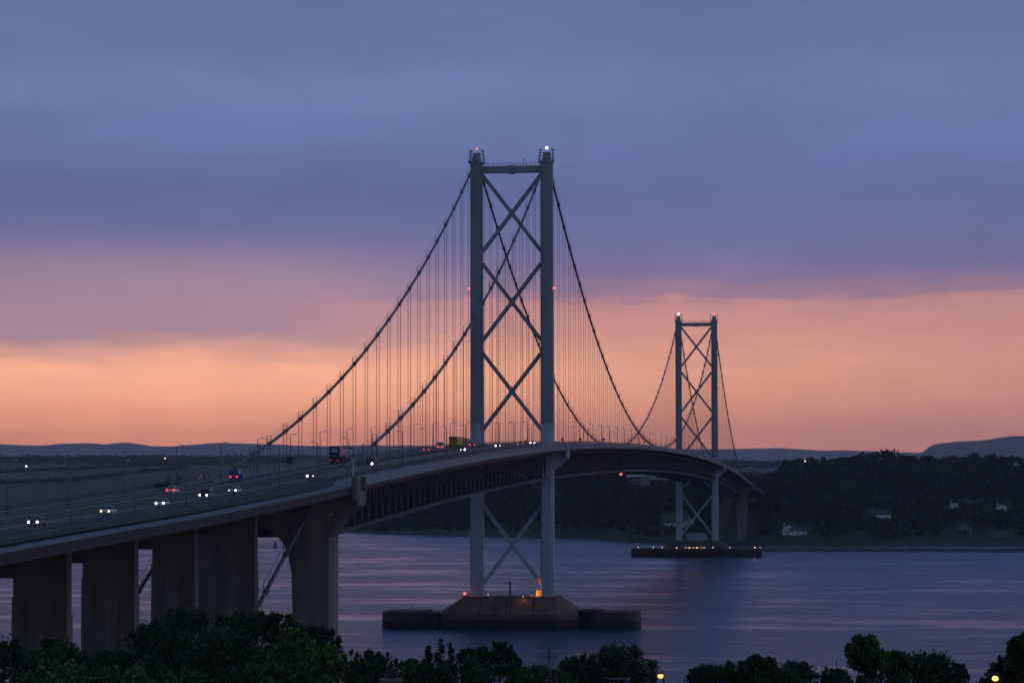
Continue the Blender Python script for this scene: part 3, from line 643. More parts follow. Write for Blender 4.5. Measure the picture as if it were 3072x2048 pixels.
# a vehicle's front points to -Y; northbound ones are turned round
def car(loc, north, paintm, label, kind='hatch', head=(HEADL, HEADL), hr=(0.21, 0.21), tail=REDT, lit_tail=True, cat='car', rz_=0.0):
    e = empty({'hatch': 'car', 'suv': 'off_road_car', 'van': 'van'}[kind], loc, (math.pi if north else 0)+rz_, label=label, cat=cat, group='vehicles on the bridge')
    if kind == 'hatch':
        body = loft([(-2.1, 0.72, 0.62, 0.35, 0.66), (-1.95, 0.82, 0.74, 0.24, 0.78), (-1.2, 0.87, 0.78, 0.2, 0.90), (-0.8, 0.87, 0.80, 0.2, 0.94), (1.6, 0.87, 0.80, 0.2, 0.96), (1.98, 0.84, 0.74, 0.24, 0.94), (2.1, 0.76, 0.66, 0.36, 0.80)])
        cab = loft([(-0.95, 0.76, 0.74, 0.9, 0.94), (-0.25, 0.76, 0.62, 0.9, 1.40), (0.3, 0.76, 0.62, 0.9, 1.45), (1.2, 0.76, 0.60, 0.9, 1.40), (1.85, 0.74, 0.68, 0.9, 0.98)])
        roof = MB().add([(-0.60, -0.22, 1.41), (0.60, -0.22, 1.41), (0.62, 0.3, 1.465), (0.58, 1.2, 1.41), (-0.58, 1.2, 1.41), (-0.62, 0.3, 1.465), (-0.6, -0.22, 1.38), (0.6, -0.22, 1.38), (0.58, 1.2, 1.38), (-0.58, 1.2, 1.38)], [(0, 1, 2, 5), (5, 2, 3, 4), (0, 6, 7, 1), (3, 8, 9, 4), (1, 7, 8, 3), (4, 9, 6, 0), (1, 3, 2), (0, 5, 4)])
        wy, wr, hz, L = (-1.28, 1.3), 0.31, 0.66, 2.06
    elif kind == 'suv':
        body = loft([(-2.25, 0.85, 0.8, 0.42, 0.95), (-2.1, 0.90, 0.84, 0.36, 1.05), (-1.1, 0.92, 0.86, 0.36, 1.12), (2.2, 0.92, 0.86, 0.36, 1.15), (2.3, 0.88, 0.82, 0.42, 1.05)])
        cab = loft([(-1.15, 0.84, 0.80, 1.08, 1.14), (-0.65, 0.84, 0.72, 1.08, 1.78), (2.0, 0.84, 0.72, 1.08, 1.80), (2.24, 0.84, 0.76, 1.08, 1.2)])
        roof = MB().box(-0.72, 0.72, -0.62, 1.98, 1.79, 1.86)
        wy, wr, hz, L = (-1.4, 1.4), 0.38, 0.82, 2.2
    else:
        body = loft([(-2.55, 0.85, 0.78, 0.4, 0.85), (-2.3, 0.95, 0.86, 0.32, 1.15), (-1.7, 0.98, 0.9, 0.3, 1.35), (-1.05, 0.98, 0.86, 0.3, 2.15), (-0.7, 0.98, 0.88, 0.3, 2.28), (2.5, 0.98, 0.90, 0.3, 2.28), (2.6, 0.96, 0.88, 0.36, 2.2)])
        cab = loft([(-1.76, 0.90, 0.84, 1.24, 1.36), (-1.09, 0.90, 0.83, 1.24, 2.06)])
        roof = MB().box(-0.4, 0.4, -0.4, 1.6, 2.29, 2.34)
        wy, wr, hz, L = (-1.65, 1.5), 0.34, 0.8, 2.45
        sw = MB()
        for s_ in (-1, 1): sw.box(min(s_*0.93, s_*1.0), max(s_*0.93, s_*1.0), -0.95, -0.1, 1.35, 1.95)
        sw.box(-0.75, -0.08, 2.585, 2.64, 1.3, 1.95).box(0.08, 0.75, 2.585, 2.64, 1.3, 1.95).build('window', CGLASS, e)
    body.build('body', paintm, e); cab.build('window_glass', CGLASS, e); roof.build('roof', paintm, e)
    wheels(e, 0.88 if kind == 'hatch' else 0.95, wy, wr)
    MB().box(-0.6, 0.6, -L-0.1, -L+0.1, 0.36, 0.5).build('bumper', BLACKM, e)
    MB().box(-0.26, 0.26, L+0.02, L+0.09, 0.5, 0.62).build('number_plate', mat('plate_yellow', (0.5, 0.4, 0.1), 0.5), e)
    for s_ in (-1, 1):
        hm, r_ = (head[0], hr[0]) if s_ < 0 else (head[1], hr[1])
        if not north: MB().sphere((s_*0.62, -L-0.02, hz), r_*0.74, 10, 8).build('headlight', hm, e, True)
        else: MB().box(s_*0.62-0.15, s_*0.62+0.15, -L-0.08, -L+0.1, hz-0.1, hz+0.08).build('headlight', GL, e)
        if lit_tail and north: MB().sphere((s_*0.66, L+(0.19 if kind == 'van' else 0.06), hz+0.12), 0.19, 8, 6).build('tail_light', tail, e, True)
        else: MB().box(s_*0.68-0.12, s_*0.68+0.12, L-0.08, L+0.1, hz, hz+0.25).build('tail_light', mat('unlit_red_lens', (0.2, 0.02, 0.02), 0.3), e)
    return e
SIL = paint('silver_blue_car_paint', (0.62, 0.66, 0.74)); SIL2 = paint('silver_car_paint', (0.58, 0.60, 0.66)); DKB = paint('very_dark_car_paint', (0.025, 0.022, 0.035))
DKG = paint('dark_grey_car_paint', (0.04, 0.045, 0.05)); WHC = paint('white_car_paint', (0.8, 0.82, 0.85)); BLU = paint('bright_blue_van_paint', (0.02, 0.09, 0.55)); REDC = paint('dark_red_car_paint', (0.22, 0.01, 0.015))
def onroad(u, v, lo=None, hi=None):     # where the wheels seen at (u, v) stand on the carriageway
    d_ = ray(u, v)
    for x in np.arange(12, -12, -0.05):
        t_ = (x-CAM[0])/d_[0]; q = CAM+d_*t_
        if q[2] < rz(q[1]):
            xx = x if lo is None else min(max(x, lo), hi); t_ = (xx-CAM[0])/d_[0]; Y = CAM[1]+d_[1]*t_
            return (xx, Y, rz(Y)+0.005)
    x = (lo+hi)/2; t_ = (x-CAM[0])/d_[0]; Y = CAM[1]+d_[1]*t_; return (x, Y, rz(Y)+0.005)
SB = (2.9, 7.2); NB = (-7.4, -3.2)
car(onroad(111, 1587, *SB), False, DKB, 'very dark car with glaring pinkish headlights, leftmost on the viaduct')
car(onroad(325, 1545, *SB), False, SIL, 'silver blue car with small yellowish headlights, second from the left', head=(HEADD, HEADD), hr=(0.2, 0.2))
car(onroad(488, 1527, *SB), False, SIL2, 'silver car with two bright round headlights below the white car', head=(HEADL, HEADL), hr=(0.19, 0.21))
car(onroad(618, 1501, *SB), False, DKG, 'tall black off-road car with bright headlights and a pale roof edge', kind='suv', cat='car')
car(onroad(704, 1481, *SB), False, SIL, 'silver saloon with one dim and one bright headlight below the blue van', head=(HEADD, HEADL), hr=(0.11, 0.2))
car(onroad(519, 1482, *NB), True, WHC, 'white car seen from behind with red tail lights on the far carriageway')
car(onroad(709, 1443, *NB), True, BLU, 'bright blue van seen from behind with red tail lights', kind='van', cat='van')
car(onroad(936, 1437, *SB), False, DKG, 'dark car with one bright and one yellow headlight below the blue lorry', head=(HEADL, HEADD), hr=(0.27, 0.15))
car(onroad(1114, 1403, 4.5, 7.2), False, DKG, 'dark van with a single glaring headlight under the end of the near cable', kind='van', head=(DARK, HEADL), hr=(0.1, 0.34), cat='van')
car(onroad(1282, 1356, *NB), True, REDC, 'dark red car with a tail light beside the white road cones', tail=REDT)
car(onroad(1324, 1349, *NB), True, WHC, 'white van with red tail lights just left of the yellow lorry', kind='van', cat='van')
car(onroad(1392, 1359, 5.5, 7.2), False, DKG, 'oncoming dark car with one huge headlight left of the nearer tower leg', head=(HEADD, HEADL), hr=(0.2, 0.48))
car(onroad(1419, 1345, *NB), True, DKG, 'dark car with red tail lights passing behind the left leg of the nearer tower')
car(onroad(1496, 1348, 4.5, 7.2), False, DKG, 'oncoming car with paired headlights between the tower legs, left of the two pairs', hr=(0.33, 0.33))
car(onroad(1562, 1344, 4.5, 7.2), False, DKB, 'dark oncoming car with faint lights between the tower legs', head=(HEADD, HEADD), hr=(0.13, 0.13))
car(onroad(1599, 1340, 4.5, 7.2), False, DKG, 'oncoming car with paired headlights beside the right tower leg', hr=(0.4, 0.36))
car(onroad(1578, 1336, -7.4, -3.2), True, REDC, 'dark red car going away between the tower legs')
# articulated lorry
q = onroad(1003, 1391, -7.6, -5.2)
L = empty('articulated_lorry', (q[0], q[1], q[2]), math.pi, label='tall blue articulated lorry with a white panel on its rear doors', cat='lorry', group='vehicles on the bridge')
NAVY = mat('navy_trailer_paint', (0.02, 0.035, 0.16), 0.35, 0.1, 0.8); PUR = mat('lilac_trailer_side', (0.42, 0.22, 0.30), 0.4, 0.15, 0.6)
MB().box(-1.27, 1.27, -12.6, 0.0, 1.15, 4.15).build('trailer_body', NAVY, L)
sp = MB()
for s_ in (-1, 1): sp.box(min(s_*1.275, s_*1.285), max(s_*1.275, s_*1.285), -12.4, -0.2, 2.1, 4.0)
sp.build('side_panel', PUR, L)
lt = MB()
for s_ in (-1, 1):
    for k in range(6):
        y = -2.0-k*1.35
        lt.box(min(s_*1.29, s_*1.30), max(s_*1.29, s_*1.30), y-0.8, y, 2.75, 3.35)
    lt.box(min(s_*1.29, s_*1.30), max(s_*1.29, s_*1.30), -11.5, -0.8, 2.2, 2.28)
lt.build('side_emblem', mat('pale_livery_marks', (0.6, 0.55, 0.6), 0.5, 0.3, 1.2), L)
MB().box(-1.24, -0.02, 0.003, 0.06, 1.25, 4.05).box(0.02, 1.24, 0.003, 0.06, 1.25, 4.05).build('rear_door', mat('dark_blue_door', (0.012, 0.02, 0.07), 0.4), L)
MB().box(-0.75, 0.75, 0.063, 0.09, 2.75, 3.65).build('rear_panel', mat('white_rear_panel', (0.55, 0.58, 0.62), 0.5, 0.15, 2.5), L)
MB().box(-0.6, 0.6, 0.092, 0.097, 3.1, 3.2).box(-0.45, 0.45, 0.0925, 0.097, 2.92, 2.98).build('panel_mark', mat('grey_panel_mark', (0.2, 0.22, 0.25), 0.6), L)
MB().box(-1.2, 1.2, 0.063, 0.08, 1.55, 2.1).build('lower_panel', mat('dull_teal_panel', (0.04, 0.09, 0.10), 0.5), L)
MB().box(-1.22, 1.22, -0.3, 0.1, 0.55, 0.85).build('bumper', BLACKM, L)
MB().box(-1.2, 1.2, -12.0, 0.0, 0.95, 1.14).build('chassis', BLACKM, L)
wheels(L, 1.25, (-1.6, -2.9, -4.2), 0.5)
for s_ in (-1, 1):
    MB().box(s_*0.9-0.25, s_*0.9+0.25, 0.1, 0.16, 0.62, 0.98).build('tail_light', mat('dim_red_lens', (0.3, 0.02, 0.01), 0.3, emis=(1, 0.05, 0.02), estr=0.25), L)
    MB().box(s_*1.28-0.04, s_*1.28+0.04, -6.4, -6.1, 1.0, 1.2).build('side_marker_light', REDT, L)
cb = loft([(-16.4, 1.15, 1.05, 0.5, 3.0), (-16.1, 1.22, 1.15, 0.45, 3.5), (-14.2, 1.22, 1.18, 0.45, 3.7)]); cb.build('cab', mat('blue_cab_paint', (0.03, 0.06, 0.3), 0.3), L)
wheels(L, 1.22, (-15.4, -12.0), 0.5)
# yellow works lorry with a chevron tail
q = onroad(1359, 1340, -7.4, -5.4)
L = empty('works_lorry', q, math.pi, label='long yellow works lorry with dark chevrons on its tail by the nearer tower', cat='lorry', group='vehicles on the bridge')
YEL = mat('works_yellow_paint', (0.75, 0.48, 0.04), 0.5, 0.3, 0.5)
for k, (y0, y1, mt) in enumerate(((0, -12.5, YEL), (-12.8, -22.0, mat('brown_yellow_paint', (0.5, 0.24, 0.03), 0.5, 0.3, 0.6)), (-22.4, -31.0, mat('olive_yellow_paint', (0.42, 0.36, 0.06), 0.5, 0.2, 0.6)))):
    MB().box(-1.25, 1.25, y1, y0, 1.0, 3.5-k*0.1).build('body_panel', mt, L)
ch = MB()
for k in range(4):
    z = 1.1+k*0.62
    for s_ in (-1, 1): ch.add([(0, 0.03, z+0.45), (0, 0.03, z+0.75), (s_*1.2, 0.03, z+0.15), (s_*1.2, 0.03, z-0.15 if k else z)], [(0, 1, 2, 3) if s_ < 0 else (3, 2, 1, 0)])
ch.build('chevron', mat('chevron_dark', (0.02, 0.05, 0.04), 0.5), L)
MB().box(-1.2, 1.2, -31, 0, 0.7, 0.99).build('chassis', BLACKM, L); wheels(L, 1.2, (-1.6, -3.2, -14.5, -20, -26, -30), 0.48)
# road cones
cp = None
for k in range(11):
    x = -2.6+0.25*math.sin(k*1.7); Y = -196+k*6.2
    if cp is None:
        cp = empty('road_cone'); MB().box(-0.28, 0.28, -0.28, 0.28, 0, 0.06).build('base', BLACKM, cp)
        MB().tube([(0, 0, 0.06), (0, 0, 0.3)], [0.2, 0.15], 8).tube([(0, 0, 0.75), (0, 0, 1.0)], [0.09, 0.05], 8).build('cone', mat('cone_red', (0.45, 0.04, 0.03), 0.6), cp)
        MB().tube([(0, 0, 0.3), (0, 0, 0.75)], [0.17, 0.10], 8).build('reflective_sleeve', mat('cone_white', (0.85, 0.85, 0.85), 0.4), cp); c = cp
    else: c = copy_tree(cp)
    c.location = (x, Y, rz(Y)+0.01); tag(c, 'white-sleeved road cone in the line of cones beside the dark red car', 'road cone', 'road cones beside the central barrier')

# ================================================================== water
wm = bpy.data.materials.new('firth_water'); wm.use_nodes = True; tr = wm.node_tree; b = tr.nodes['Principled BSDF']
b.inputs['Base Color'].default_value = (0.008, 0.050, 0.13, 1); b.inputs['IOR'].default_value = 1.33; b.inputs['Roughness'].default_value = 0.12
t_ = tr.nodes.new('ShaderNodeTexCoord')
def wnoise(scale, sx, sy, detail=3.0, rough=0.5, rot=0.0, loc=(0, 0, 0)):
    mp = tr.nodes.new('ShaderNodeMapping'); mp.inputs['Scale'].default_value = (sx, sy, 1); mp.inputs['Rotation'].default_value = (0, 0, rot); mp.inputs['Location'].default_value = loc
    tr.links.new(t_.outputs['Object'], mp.inputs[0]); n = tr.nodes.new('ShaderNodeTexNoise'); n.inputs['Scale'].default_value = scale; n.inputs['Detail'].default_value = detail; n.inputs['Roughness'].default_value = rough
    tr.links.new(mp.outputs[0], n.inputs['Vector']); return n.outputs['Fac']
Q = lambda op, a, b_=None, c=None: math_node(tr, op, a, b_, c)
rip = wnoise(0.55, 1, 1, 4.0, 0.6); wav = wnoise(0.09, 0.6, 1.3, 3.0)
patch = wnoise(0.012, 0.85, 1.9, 6.0, 0.62, 0.22); patch2 = wnoise(0.0035, 0.5, 1.5, 2.0, 0.5, 0.2, (40, 9, 0))
mr = tr.nodes.new('ShaderNodeMapRange'); tr.links.new(Q('ADD', patch, Q('MULTIPLY', Q('SUBTRACT', patch2, 0.5), 0.5)), mr.inputs['Value'])
mr.inputs['From Min'].default_value = 0.36; mr.inputs['From Max'].default_value = 0.52; mr.inputs['To Min'].default_value = 0.20; mr.inputs['To Max'].default_value = 1.0; mr.interpolation_type = 'SMOOTHSTEP'
bp = tr.nodes.new('ShaderNodeBump'); bp.inputs['Distance'].default_value = 4.2; tr.links.new(Q('MULTIPLY', mr.outputs[0], 1.0), bp.inputs['Strength'])
tr.links.new(Q('ADD', Q('MULTIPLY', rip, 0.35), Q('MULTIPLY', wav, 0.9)), bp.inputs['Height']); tr.links.new(bp.outputs[0], b.inputs['Normal'])
tr.links.new(Q('ADD', Q('MULTIPLY', mr.outputs[0], 0.12), 0.14), b.inputs['Roughness'])
tag(MB().add([(-14000, -900, 0), (14000, -900, 0), (14000, 32000, 0), (-14000, 32000, 0)], [(0, 1, 2, 3)]).build('water', wm), kind='structure')

# ================================================================== land
LANDD = mat('dark_wooded_ground', (0.024, 0.048, 0.020), 0.95, 0.55, 0.02)
ROCK = mat('dark_shore_rock', (0.028, 0.03, 0.03), 0.9, 0.4, 0.06, bump=0.3)
GRASS = mat('dusky_grass', (0.04, 0.07, 0.035), 0.95, 0.3, 0.02)
FIELD = mat('ploughed_field', (0.055, 0.045, 0.045), 0.95, 0.3, 0.003, (1, 3, 1), col2=(0.03, 0.04, 0.03))
FARL = mat('far_moor', (0.05, 0.05, 0.055), 0.95, 0.25, 0.0012, (1, 3, 1))
def interp(tab, u, j): return float(np.interp(u, [r[0] for r in tab], [r[j] for r in tab]))
def ridge(name, tab, mt, back=800, step=12, noise=0.0, nf=0.02, rows=14, zb=0.0, pw=0.8):
    """tab rows: (u, v_crest, D_crest, D_shore): a hill with a front slope, a crest and a back slope"""
    us = np.arange(tab[0][0], tab[-1][0]+step, step); vs = []; nr = rows+4
    for u in us:
        vc, Dc, Ds = interp(tab, u, 1), interp(tab, u, 2), interp(tab, u, 3); zc = elz(vc, Dc)
        zc += noise*(math.sin(u*nf)+0.6*math.sin(u*nf*2.7+1)+0.4*math.sin(u*nf*6.1+2))
        x, y = gxy(u, Ds-6); vs.append((x, y, zb-3))
        for r in range(rows+1):
            t_ = r/rows; D = Ds+(Dc-Ds)*t_; z = zb+(zc-zb)*(t_**pw)+0.3; x, y = gxy(u, D); vs.append((x, y, z))
        x, y = gxy(u, Dc+back*0.4); vs.append((x, y, zb+(zc-zb)*0.6)); x, y = gxy(u, Dc+back); vs.append((x, y, zb-4))
    nr = rows+4; fs = [(i*nr+k, (i+1)*nr+k, (i+1)*nr+k+1, i*nr+k+1) for i in range(len(us)-1) for k in range(nr-1)]
    me = bpy.data.meshes.new(name); me.from_pydata(vs, [], fs); me.update(); return tag(link(name, me, mt, None, True), kind='structure')
# north shore: u, crest v, crest D, shore D
NS = [(760, 1584, 3450, 3140), (1000, 1583, 3400, 3136), (1032, 1577, 3380, 3100), (1100, 1556, 3350, 3020), (1200, 1532, 3300, 2930), (1400, 1478, 3220, 2830), (1500, 1440, 3150, 2790), (1600, 1415, 3100, 2760), (1750, 1408, 3050, 2690),
      (1900, 1412, 3000, 2500), (2000, 1420, 2980, 2440), (2150, 1446, 2900, 2420), (2240, 1470, 2850, 2400), (2290, 1462, 2820, 2390), (2320, 1436, 2800, 2385), (2360, 1408, 2790, 2380), (2400, 1396, 2780, 2375), (2450, 1390, 2770, 2370), (2550, 1388, 2760, 2370),
      (2650, 1380, 2760, 2370), (2760, 1383, 2780, 2370), (2800, 1388, 2780, 2370), (2900, 1392, 2780, 2370), (3000, 1388, 2780, 2370), (3120, 1382, 2780, 2360), (3400, 1386, 2800, 2350), (3800, 1400, 2850, 2380), (4300, 1430, 2900, 2420)]
ridge('wooded_shore', NS, LANDD, back=500, step=8, noise=0.6, rows=18, zb=1.0, pw=0.85)
def ns_z(u, D):
    vc, Dc, Ds = interp(NS, u, 1), interp(NS, u, 2), interp(NS, u, 3); t_ = (D-Ds)/(Dc-Ds)
    if t_ < 0: return 0
    return 1.0+(elz(vc, Dc)-1.0)*(min(t_, 1)**0.85)+0.3
def on_ns(u, v, lift=0.0):
    Ds, Dc = interp(NS, u, 3), interp(NS, u, 2)
    for D in np.arange(Ds, Dc, 2.0):
        if elz(v, D) <= ns_z(u, D)+lift: break
    x, y = gxy(u, D); return (x, y, ns_z(u, D)-0.3, D)
RF = [(2225, 1640, 2290, 2165), (2300, 1640, 2320, 2158), (2600, 1641, 2330, 2160), (2640, 1645, 2280, 2158), (2800, 1648, 2250, 2150), (2980, 1652, 2220, 2140), (3000, 1650, 2260, 2130), (3140, 1648, 2300, 2125), (4200, 1648, 2320, 2160)]
def flat_strip(name, tab, z, mt, step=10, wob=6):
    us = np.arange(tab[0][0], tab[-1][0]+step, step); vs = []; fs = []
    for i, u in enumerate(us):
        w = wob*(math.sin(u*0.05)+0.7*math.sin(u*0.13+1)+0.5*math.sin(u*0.31+2)); a = interp(tab, u, 3)+w; c = interp(tab, u, 2)+w*0.6
        k = z*(0.8+0.25*math.sin(u*0.09))
        for D, zz in ((a-3, -1), (a, 0.35), (a+(c-a)*0.3, k), (a+(c-a)*0.75, k*0.9), (c, 0.2), (c+4, -1)): x, y = gxy(u, D); vs.append((x, y, zz))
    for i in range(len(us)-1):
        for k in range(5): fs.append((i*6+k, (i+1)*6+k, (i+1)*6+k+1, i*6+k+1))
    me = bpy.data.meshes.new(name); me.from_pydata(vs, [], fs); me.update(); return tag(link(name, me, mt, None, True), kind='structure')
flat_strip('rocky_reef', RF, 1.5, ROCK)
flat_strip('shore_rocks', [(1020, 0, 3150, 3080), (1200, 0, 3000, 2915), (1400, 0, 2870, 2812), (1700, 0, 2760, 2722), (1900, 0, 2560, 2500), (2010, 0, 2500, 2440), (2230, 0, 2430, 2395), (2600, 0, 2420, 2362), (3140, 0, 2420, 2355), (4300, 0, 2480, 2415)], 2.6, ROCK, wob=8)
# terrain behind
def band(name, pts, D, depth, mt, noise=0.0, nf=0.02, back=1500): return ridge(name, [(u, v, D, D-depth) for u, v in pts], mt, back=back, noise=noise, nf=nf, step=10, pw=0.7)
band('far_hills', [(-2500, 1336), (-1200, 1326), (-500, 1333), (-80, 1328), (0, 1330), (60, 1333), (110, 1334), (180, 1330), (260, 1327), (320, 1329), (345, 1325), (385, 1324), (430, 1330), (455, 1336), (520, 1335), (620, 1329), (700, 1328), (800, 1331), (900, 1335), (1050, 1334), (1140, 1334), (1300, 1338), (1500, 1342), (1900, 1346), (2150, 1347), (2260, 1345), (2360, 1347), (2440, 1352), (2600, 1354), (2770, 1359), (2900, 1362), (3160, 1364), (5000, 1358)], 30000, 9000, FARL, noise=4, nf=0.011, back=3000)
band('round_hill', [(2700, 1400), (2745, 1372), (2768, 1358), (2785, 1343), (2805, 1334), (2870, 1326), (2960, 1320), (3005, 1313), (3040, 1309), (3090, 1311), (3200, 1318), (3600, 1335), (4300, 1372), (5000, 1400)], 20000, 5000, FARL, noise=2, nf=0.01, back=3000)
band('middle_hills', [(-2500, 1372), (-80, 1368), (90, 1370), (250, 1366), (280, 1364), (330, 1369), (450, 1366), (600, 1367), (800, 1372), (1000, 1368), (1200, 1375), (1500, 1385), (2000, 1388), (2200, 1386), (2300, 1384), (2420, 1389), (2600, 1395), (3160, 1400), (5000, 1395)], 9000, 2500, mat('middle_wooded_land', (0.03, 0.035, 0.035), 0.95, 0.35, 0.004), noise=3, nf=0.06)
band('fields', [(-2500, 1425), (-900, 1424), (-80, 1418), (0, 1414), (100, 1409), (230, 1404), (400, 1396), (520, 1392), (640, 1390), (760, 1392), (900, 1400), (1100, 1430), (1300, 1480), (1500, 1560)], 5200, 1900, FIELD, noise=0.5, nf=0.02)
band('north_valley', [(1900, 1450), (2100, 1440), (2200, 1434), (2260, 1430), (2330, 1428), (2420, 1432), (2500, 1440), (2700, 1450)], 4200, 900, mat('valley_land', (0.03, 0.036, 0.04), 0.95, 0.35, 0.006), noise=0.8, nf=0.05)
# near hillside under the foreground trees
vs = []; fs = []; Ds = [0, 40, 90, 140, 200, 260, 330, 400, 470, 540]; Zs = [45.8, 41, 35, 29.5, 25, 23.5, 18, 10, 3, -4]
us = list(range(-2600, 5700, 150))
for u in us:
    for D, z in zip(Ds, Zs): x, y = gxy(u, D if D > 0 else -60); vs.append((x, y, z+0.6*math.sin(u*0.004+D*0.05)))
k = len(Ds); fs = [(i*k+j, (i+1)*k+j, (i+1)*k+j+1, i*k+j+1) for i in range(len(us)-1) for j in range(k-1)]
me = bpy.data.meshes.new('hillside'); me.from_pydata(vs, [], fs); me.update(); tag(link('hillside', me, mat('hillside_grass', (0.03, 0.045, 0.02), 0.95, 0.4, 0.2), None, True), kind='structure')
def hz(D): return float(np.interp(D, Ds, Zs))

# ------------------------------------------------------------------ woods
def quads(c, size, flat=0.0):
    n = len(c); a = rng.normal(size=(n, 3)); a /= np.linalg.norm(a, axis=1)[:, None]; b_ = np.cross(a, rng.normal(size=(n, 3))); b_ /= np.linalg.norm(b_, axis=1)[:, None]
    s = (size*(0.45+1.1*rng.random(n)**1.5))[:, None]; a = a*s; b_ = b_*s*0.7
    return np.stack([c-a, c-b_*0.9, c+a, c+b_*0.9], axis=1)
def leafmat(name, dark, light, scale=0.5):
    mt = bpy.data.materials.new(name); mt.use_nodes = True; tr = mt.node_tree; b = tr.nodes['Principled BSDF']
    b.inputs['Roughness'].default_value = 0.7; b.inputs['Specular IOR Level'].default_value = 0.25
    t_ = tr.nodes.new('ShaderNodeTexCoord'); nz = tr.nodes.new('ShaderNodeTexNoise'); nz.inputs['Scale'].default_value = scale; nz.inputs['Detail'].default_value = 5; tr.links.new(t_.outputs['Object'], nz.inputs['Vector'])
    rp = tr.nodes.new('ShaderNodeValToRGB'); rp.color_ramp.elements[0].position = 0.35; rp.color_ramp.elements[1].position = 0.68; rp.color_ramp.elements[0].color = (*dark, 1); rp.color_ramp.elements[1].color = (*light, 1)
    tr.links.new(nz.outputs['Fac'], rp.inputs[0]); tr.links.new(rp.outputs[0], b.inputs['Base Color']); return mt
WOOD = leafmat('far_wood_foliage', (0.014, 0.034, 0.020), (0.034, 0.070, 0.036), 0.012)
clear = [(1885, 2015, 1415, 1462), (1985, 2062, 1545, 1592), (2340, 2416, 1575, 1622), (2594, 2668, 1535, 1568), (2845, 2945, 1508, 1532), (2990, 3025, 1515, 1538), (1800, 1895, 1405, 1425), (2855, 2915, 1580, 1606), (2150, 2270, 1440, 1640), (3036, 3054, 1399, 1404), (2960, 3020, 1600, 1620)]
chunks = []; n_t = 0
for u0 in np.arange(1030, 3420, 3.4):
    for k in range(11):
        u = u0+rng.random()*3.4; Ds_, Dc = interp(NS, u, 3), interp(NS, u, 2); f_ = 0.035+0.975*rng.random(); D = Ds_+(Dc-Ds_)*f_
        if f_ < 0.12 and rng.random() < 0.45: continue
        z = ns_z(u, D); v = 1453.3+(CAM[2]-z)*FPX/D; h = (3.2+6.6*rng.random()**1.6)*(0.8+0.4*math.sin(u*0.021)*math.sin(D*0.02)+0.1); 
        if u < 1250: h *= 0.6
        if any(a-8 < u < c_+8 and e-h*0.5*FPX/D*0 - 4 < v < g_+9 for a, c_, e, g_ in clear): continue
        x, y = gxy(u, D); r = h*0.48; m_ = 34
        dr = rng.normal(size=(m_, 3)); dr /= np.linalg.norm(dr, axis=1)[:, None]; dr[:, 2] = np.abs(dr[:, 2])*1.0-0.15
        c = np.array([x, y, z+h*0.55])+dr*np.array([r, r, h*0.45])*(0.75+0.3*rng.random((m_, 1)))
        chunks.append(quads(c, 1.5)); n_t += 1
wv = np.concatenate(chunks); tag(link('woodland', tris_mesh('woodland', wv, 4), WOOD), 'dark dense woodland covering the far shore and hill', 'woodland', kind='stuff')
# tree clumps and hedges on the hills to the left and behind
chunks = []
for (u0, u1, va, vb, Dm, n_, hh) in ((-60, 1000, 1369, 1390, 8000, 900, 9), (2150, 2420, 1385, 1400, 8000, 260, 11), (2150, 2500, 1425, 1450, 3900, 260, 9)):
    for k in range(n_):
        u = u0+(u1-u0)*rng.random(); v = va+(vb-va)*rng.random(); D = Dm*(0.9+0.1*rng.random()) if Dm > 5000 else Dm; p = at(u, v, D)
        c = p+rng.normal(size=(14, 3))*np.array([hh*1.6, hh, hh*0.22]); chunks.append(quads(c, hh*0.35))
for hedge in (((-60, 1452), (100, 1446), (230, 1440), (330, 1428), (430, 1416), (540, 1405)), ((-60, 1419), (200, 1408), (420, 1397), (640, 1392))):
    for k in range(500):
        u = hedge[0][0]+(hedge[-1][0]-hedge[0][0])*rng.random(); v = float(np.interp(u, [h_[0] for h_ in hedge], [h_[1] for h_ in hedge])); vc = float(np.interp(u, [-80, 0, 230, 520, 640], [1418, 1414, 1404, 1392, 1390]))
        # walk the field slope to the spot seen at v
        zc = elz(vc, 5200); D = 5200
        for Dt in np.arange(3300, 5200, 20):
            t_ = (Dt-3300)/1900
            if elz(v, Dt) <= zc*t_**0.7: D = Dt; break
        p = at(u, v, D); c = p+rng.normal(size=(10, 3))*np.array([7, 7, 1.4]); chunks.append(quads(c, 2.6))
tag(link('hedgerows', tris_mesh('hedgerows', np.concatenate(chunks), 4), WOOD), 'dark hedgerows and tree clumps across the far fields', 'hedgerow', kind='stuff')
# skyline trees on the crest of the right hill
def crown_mesh(name, lobes, n, leaf, surf=0.8):
    cs = []
    tot = sum(l[3] for l in lobes)
    for cx, cy, cz, r, rzz in lobes:
        m_ = max(20, int(n*r/tot)); dr = rng.normal(size=(m_, 3)); dr /= np.linalg.norm(dr, axis=1)[:, None]
        rad = surf+(1.0-surf)*rng.random((m_, 1))*1.35; rad[: m_//4] *= rng.random((len(rad[: m_//4]), 1))
        wob = 1+0.24*np.sin(dr[:, :1]*5+cx*3)*np.sin(dr[:, 1:2]*6+cy*2)+0.16*np.sin(dr[:, 2:3]*9+cz)+0.10*np.sin(dr[:, :1]*17+cz)*np.sin(dr[:, 2:3]*15)
        cs.append(np.array([cx, cy, cz])+dr*rad*wob*np.array([r, r, rzz]))
    return tris_mesh(name, quads(np.concatenate(cs), leaf), 4)
BARK = mat('dark_bark', (0.035, 0.028, 0.022), 0.9, 0.3, 3.0)
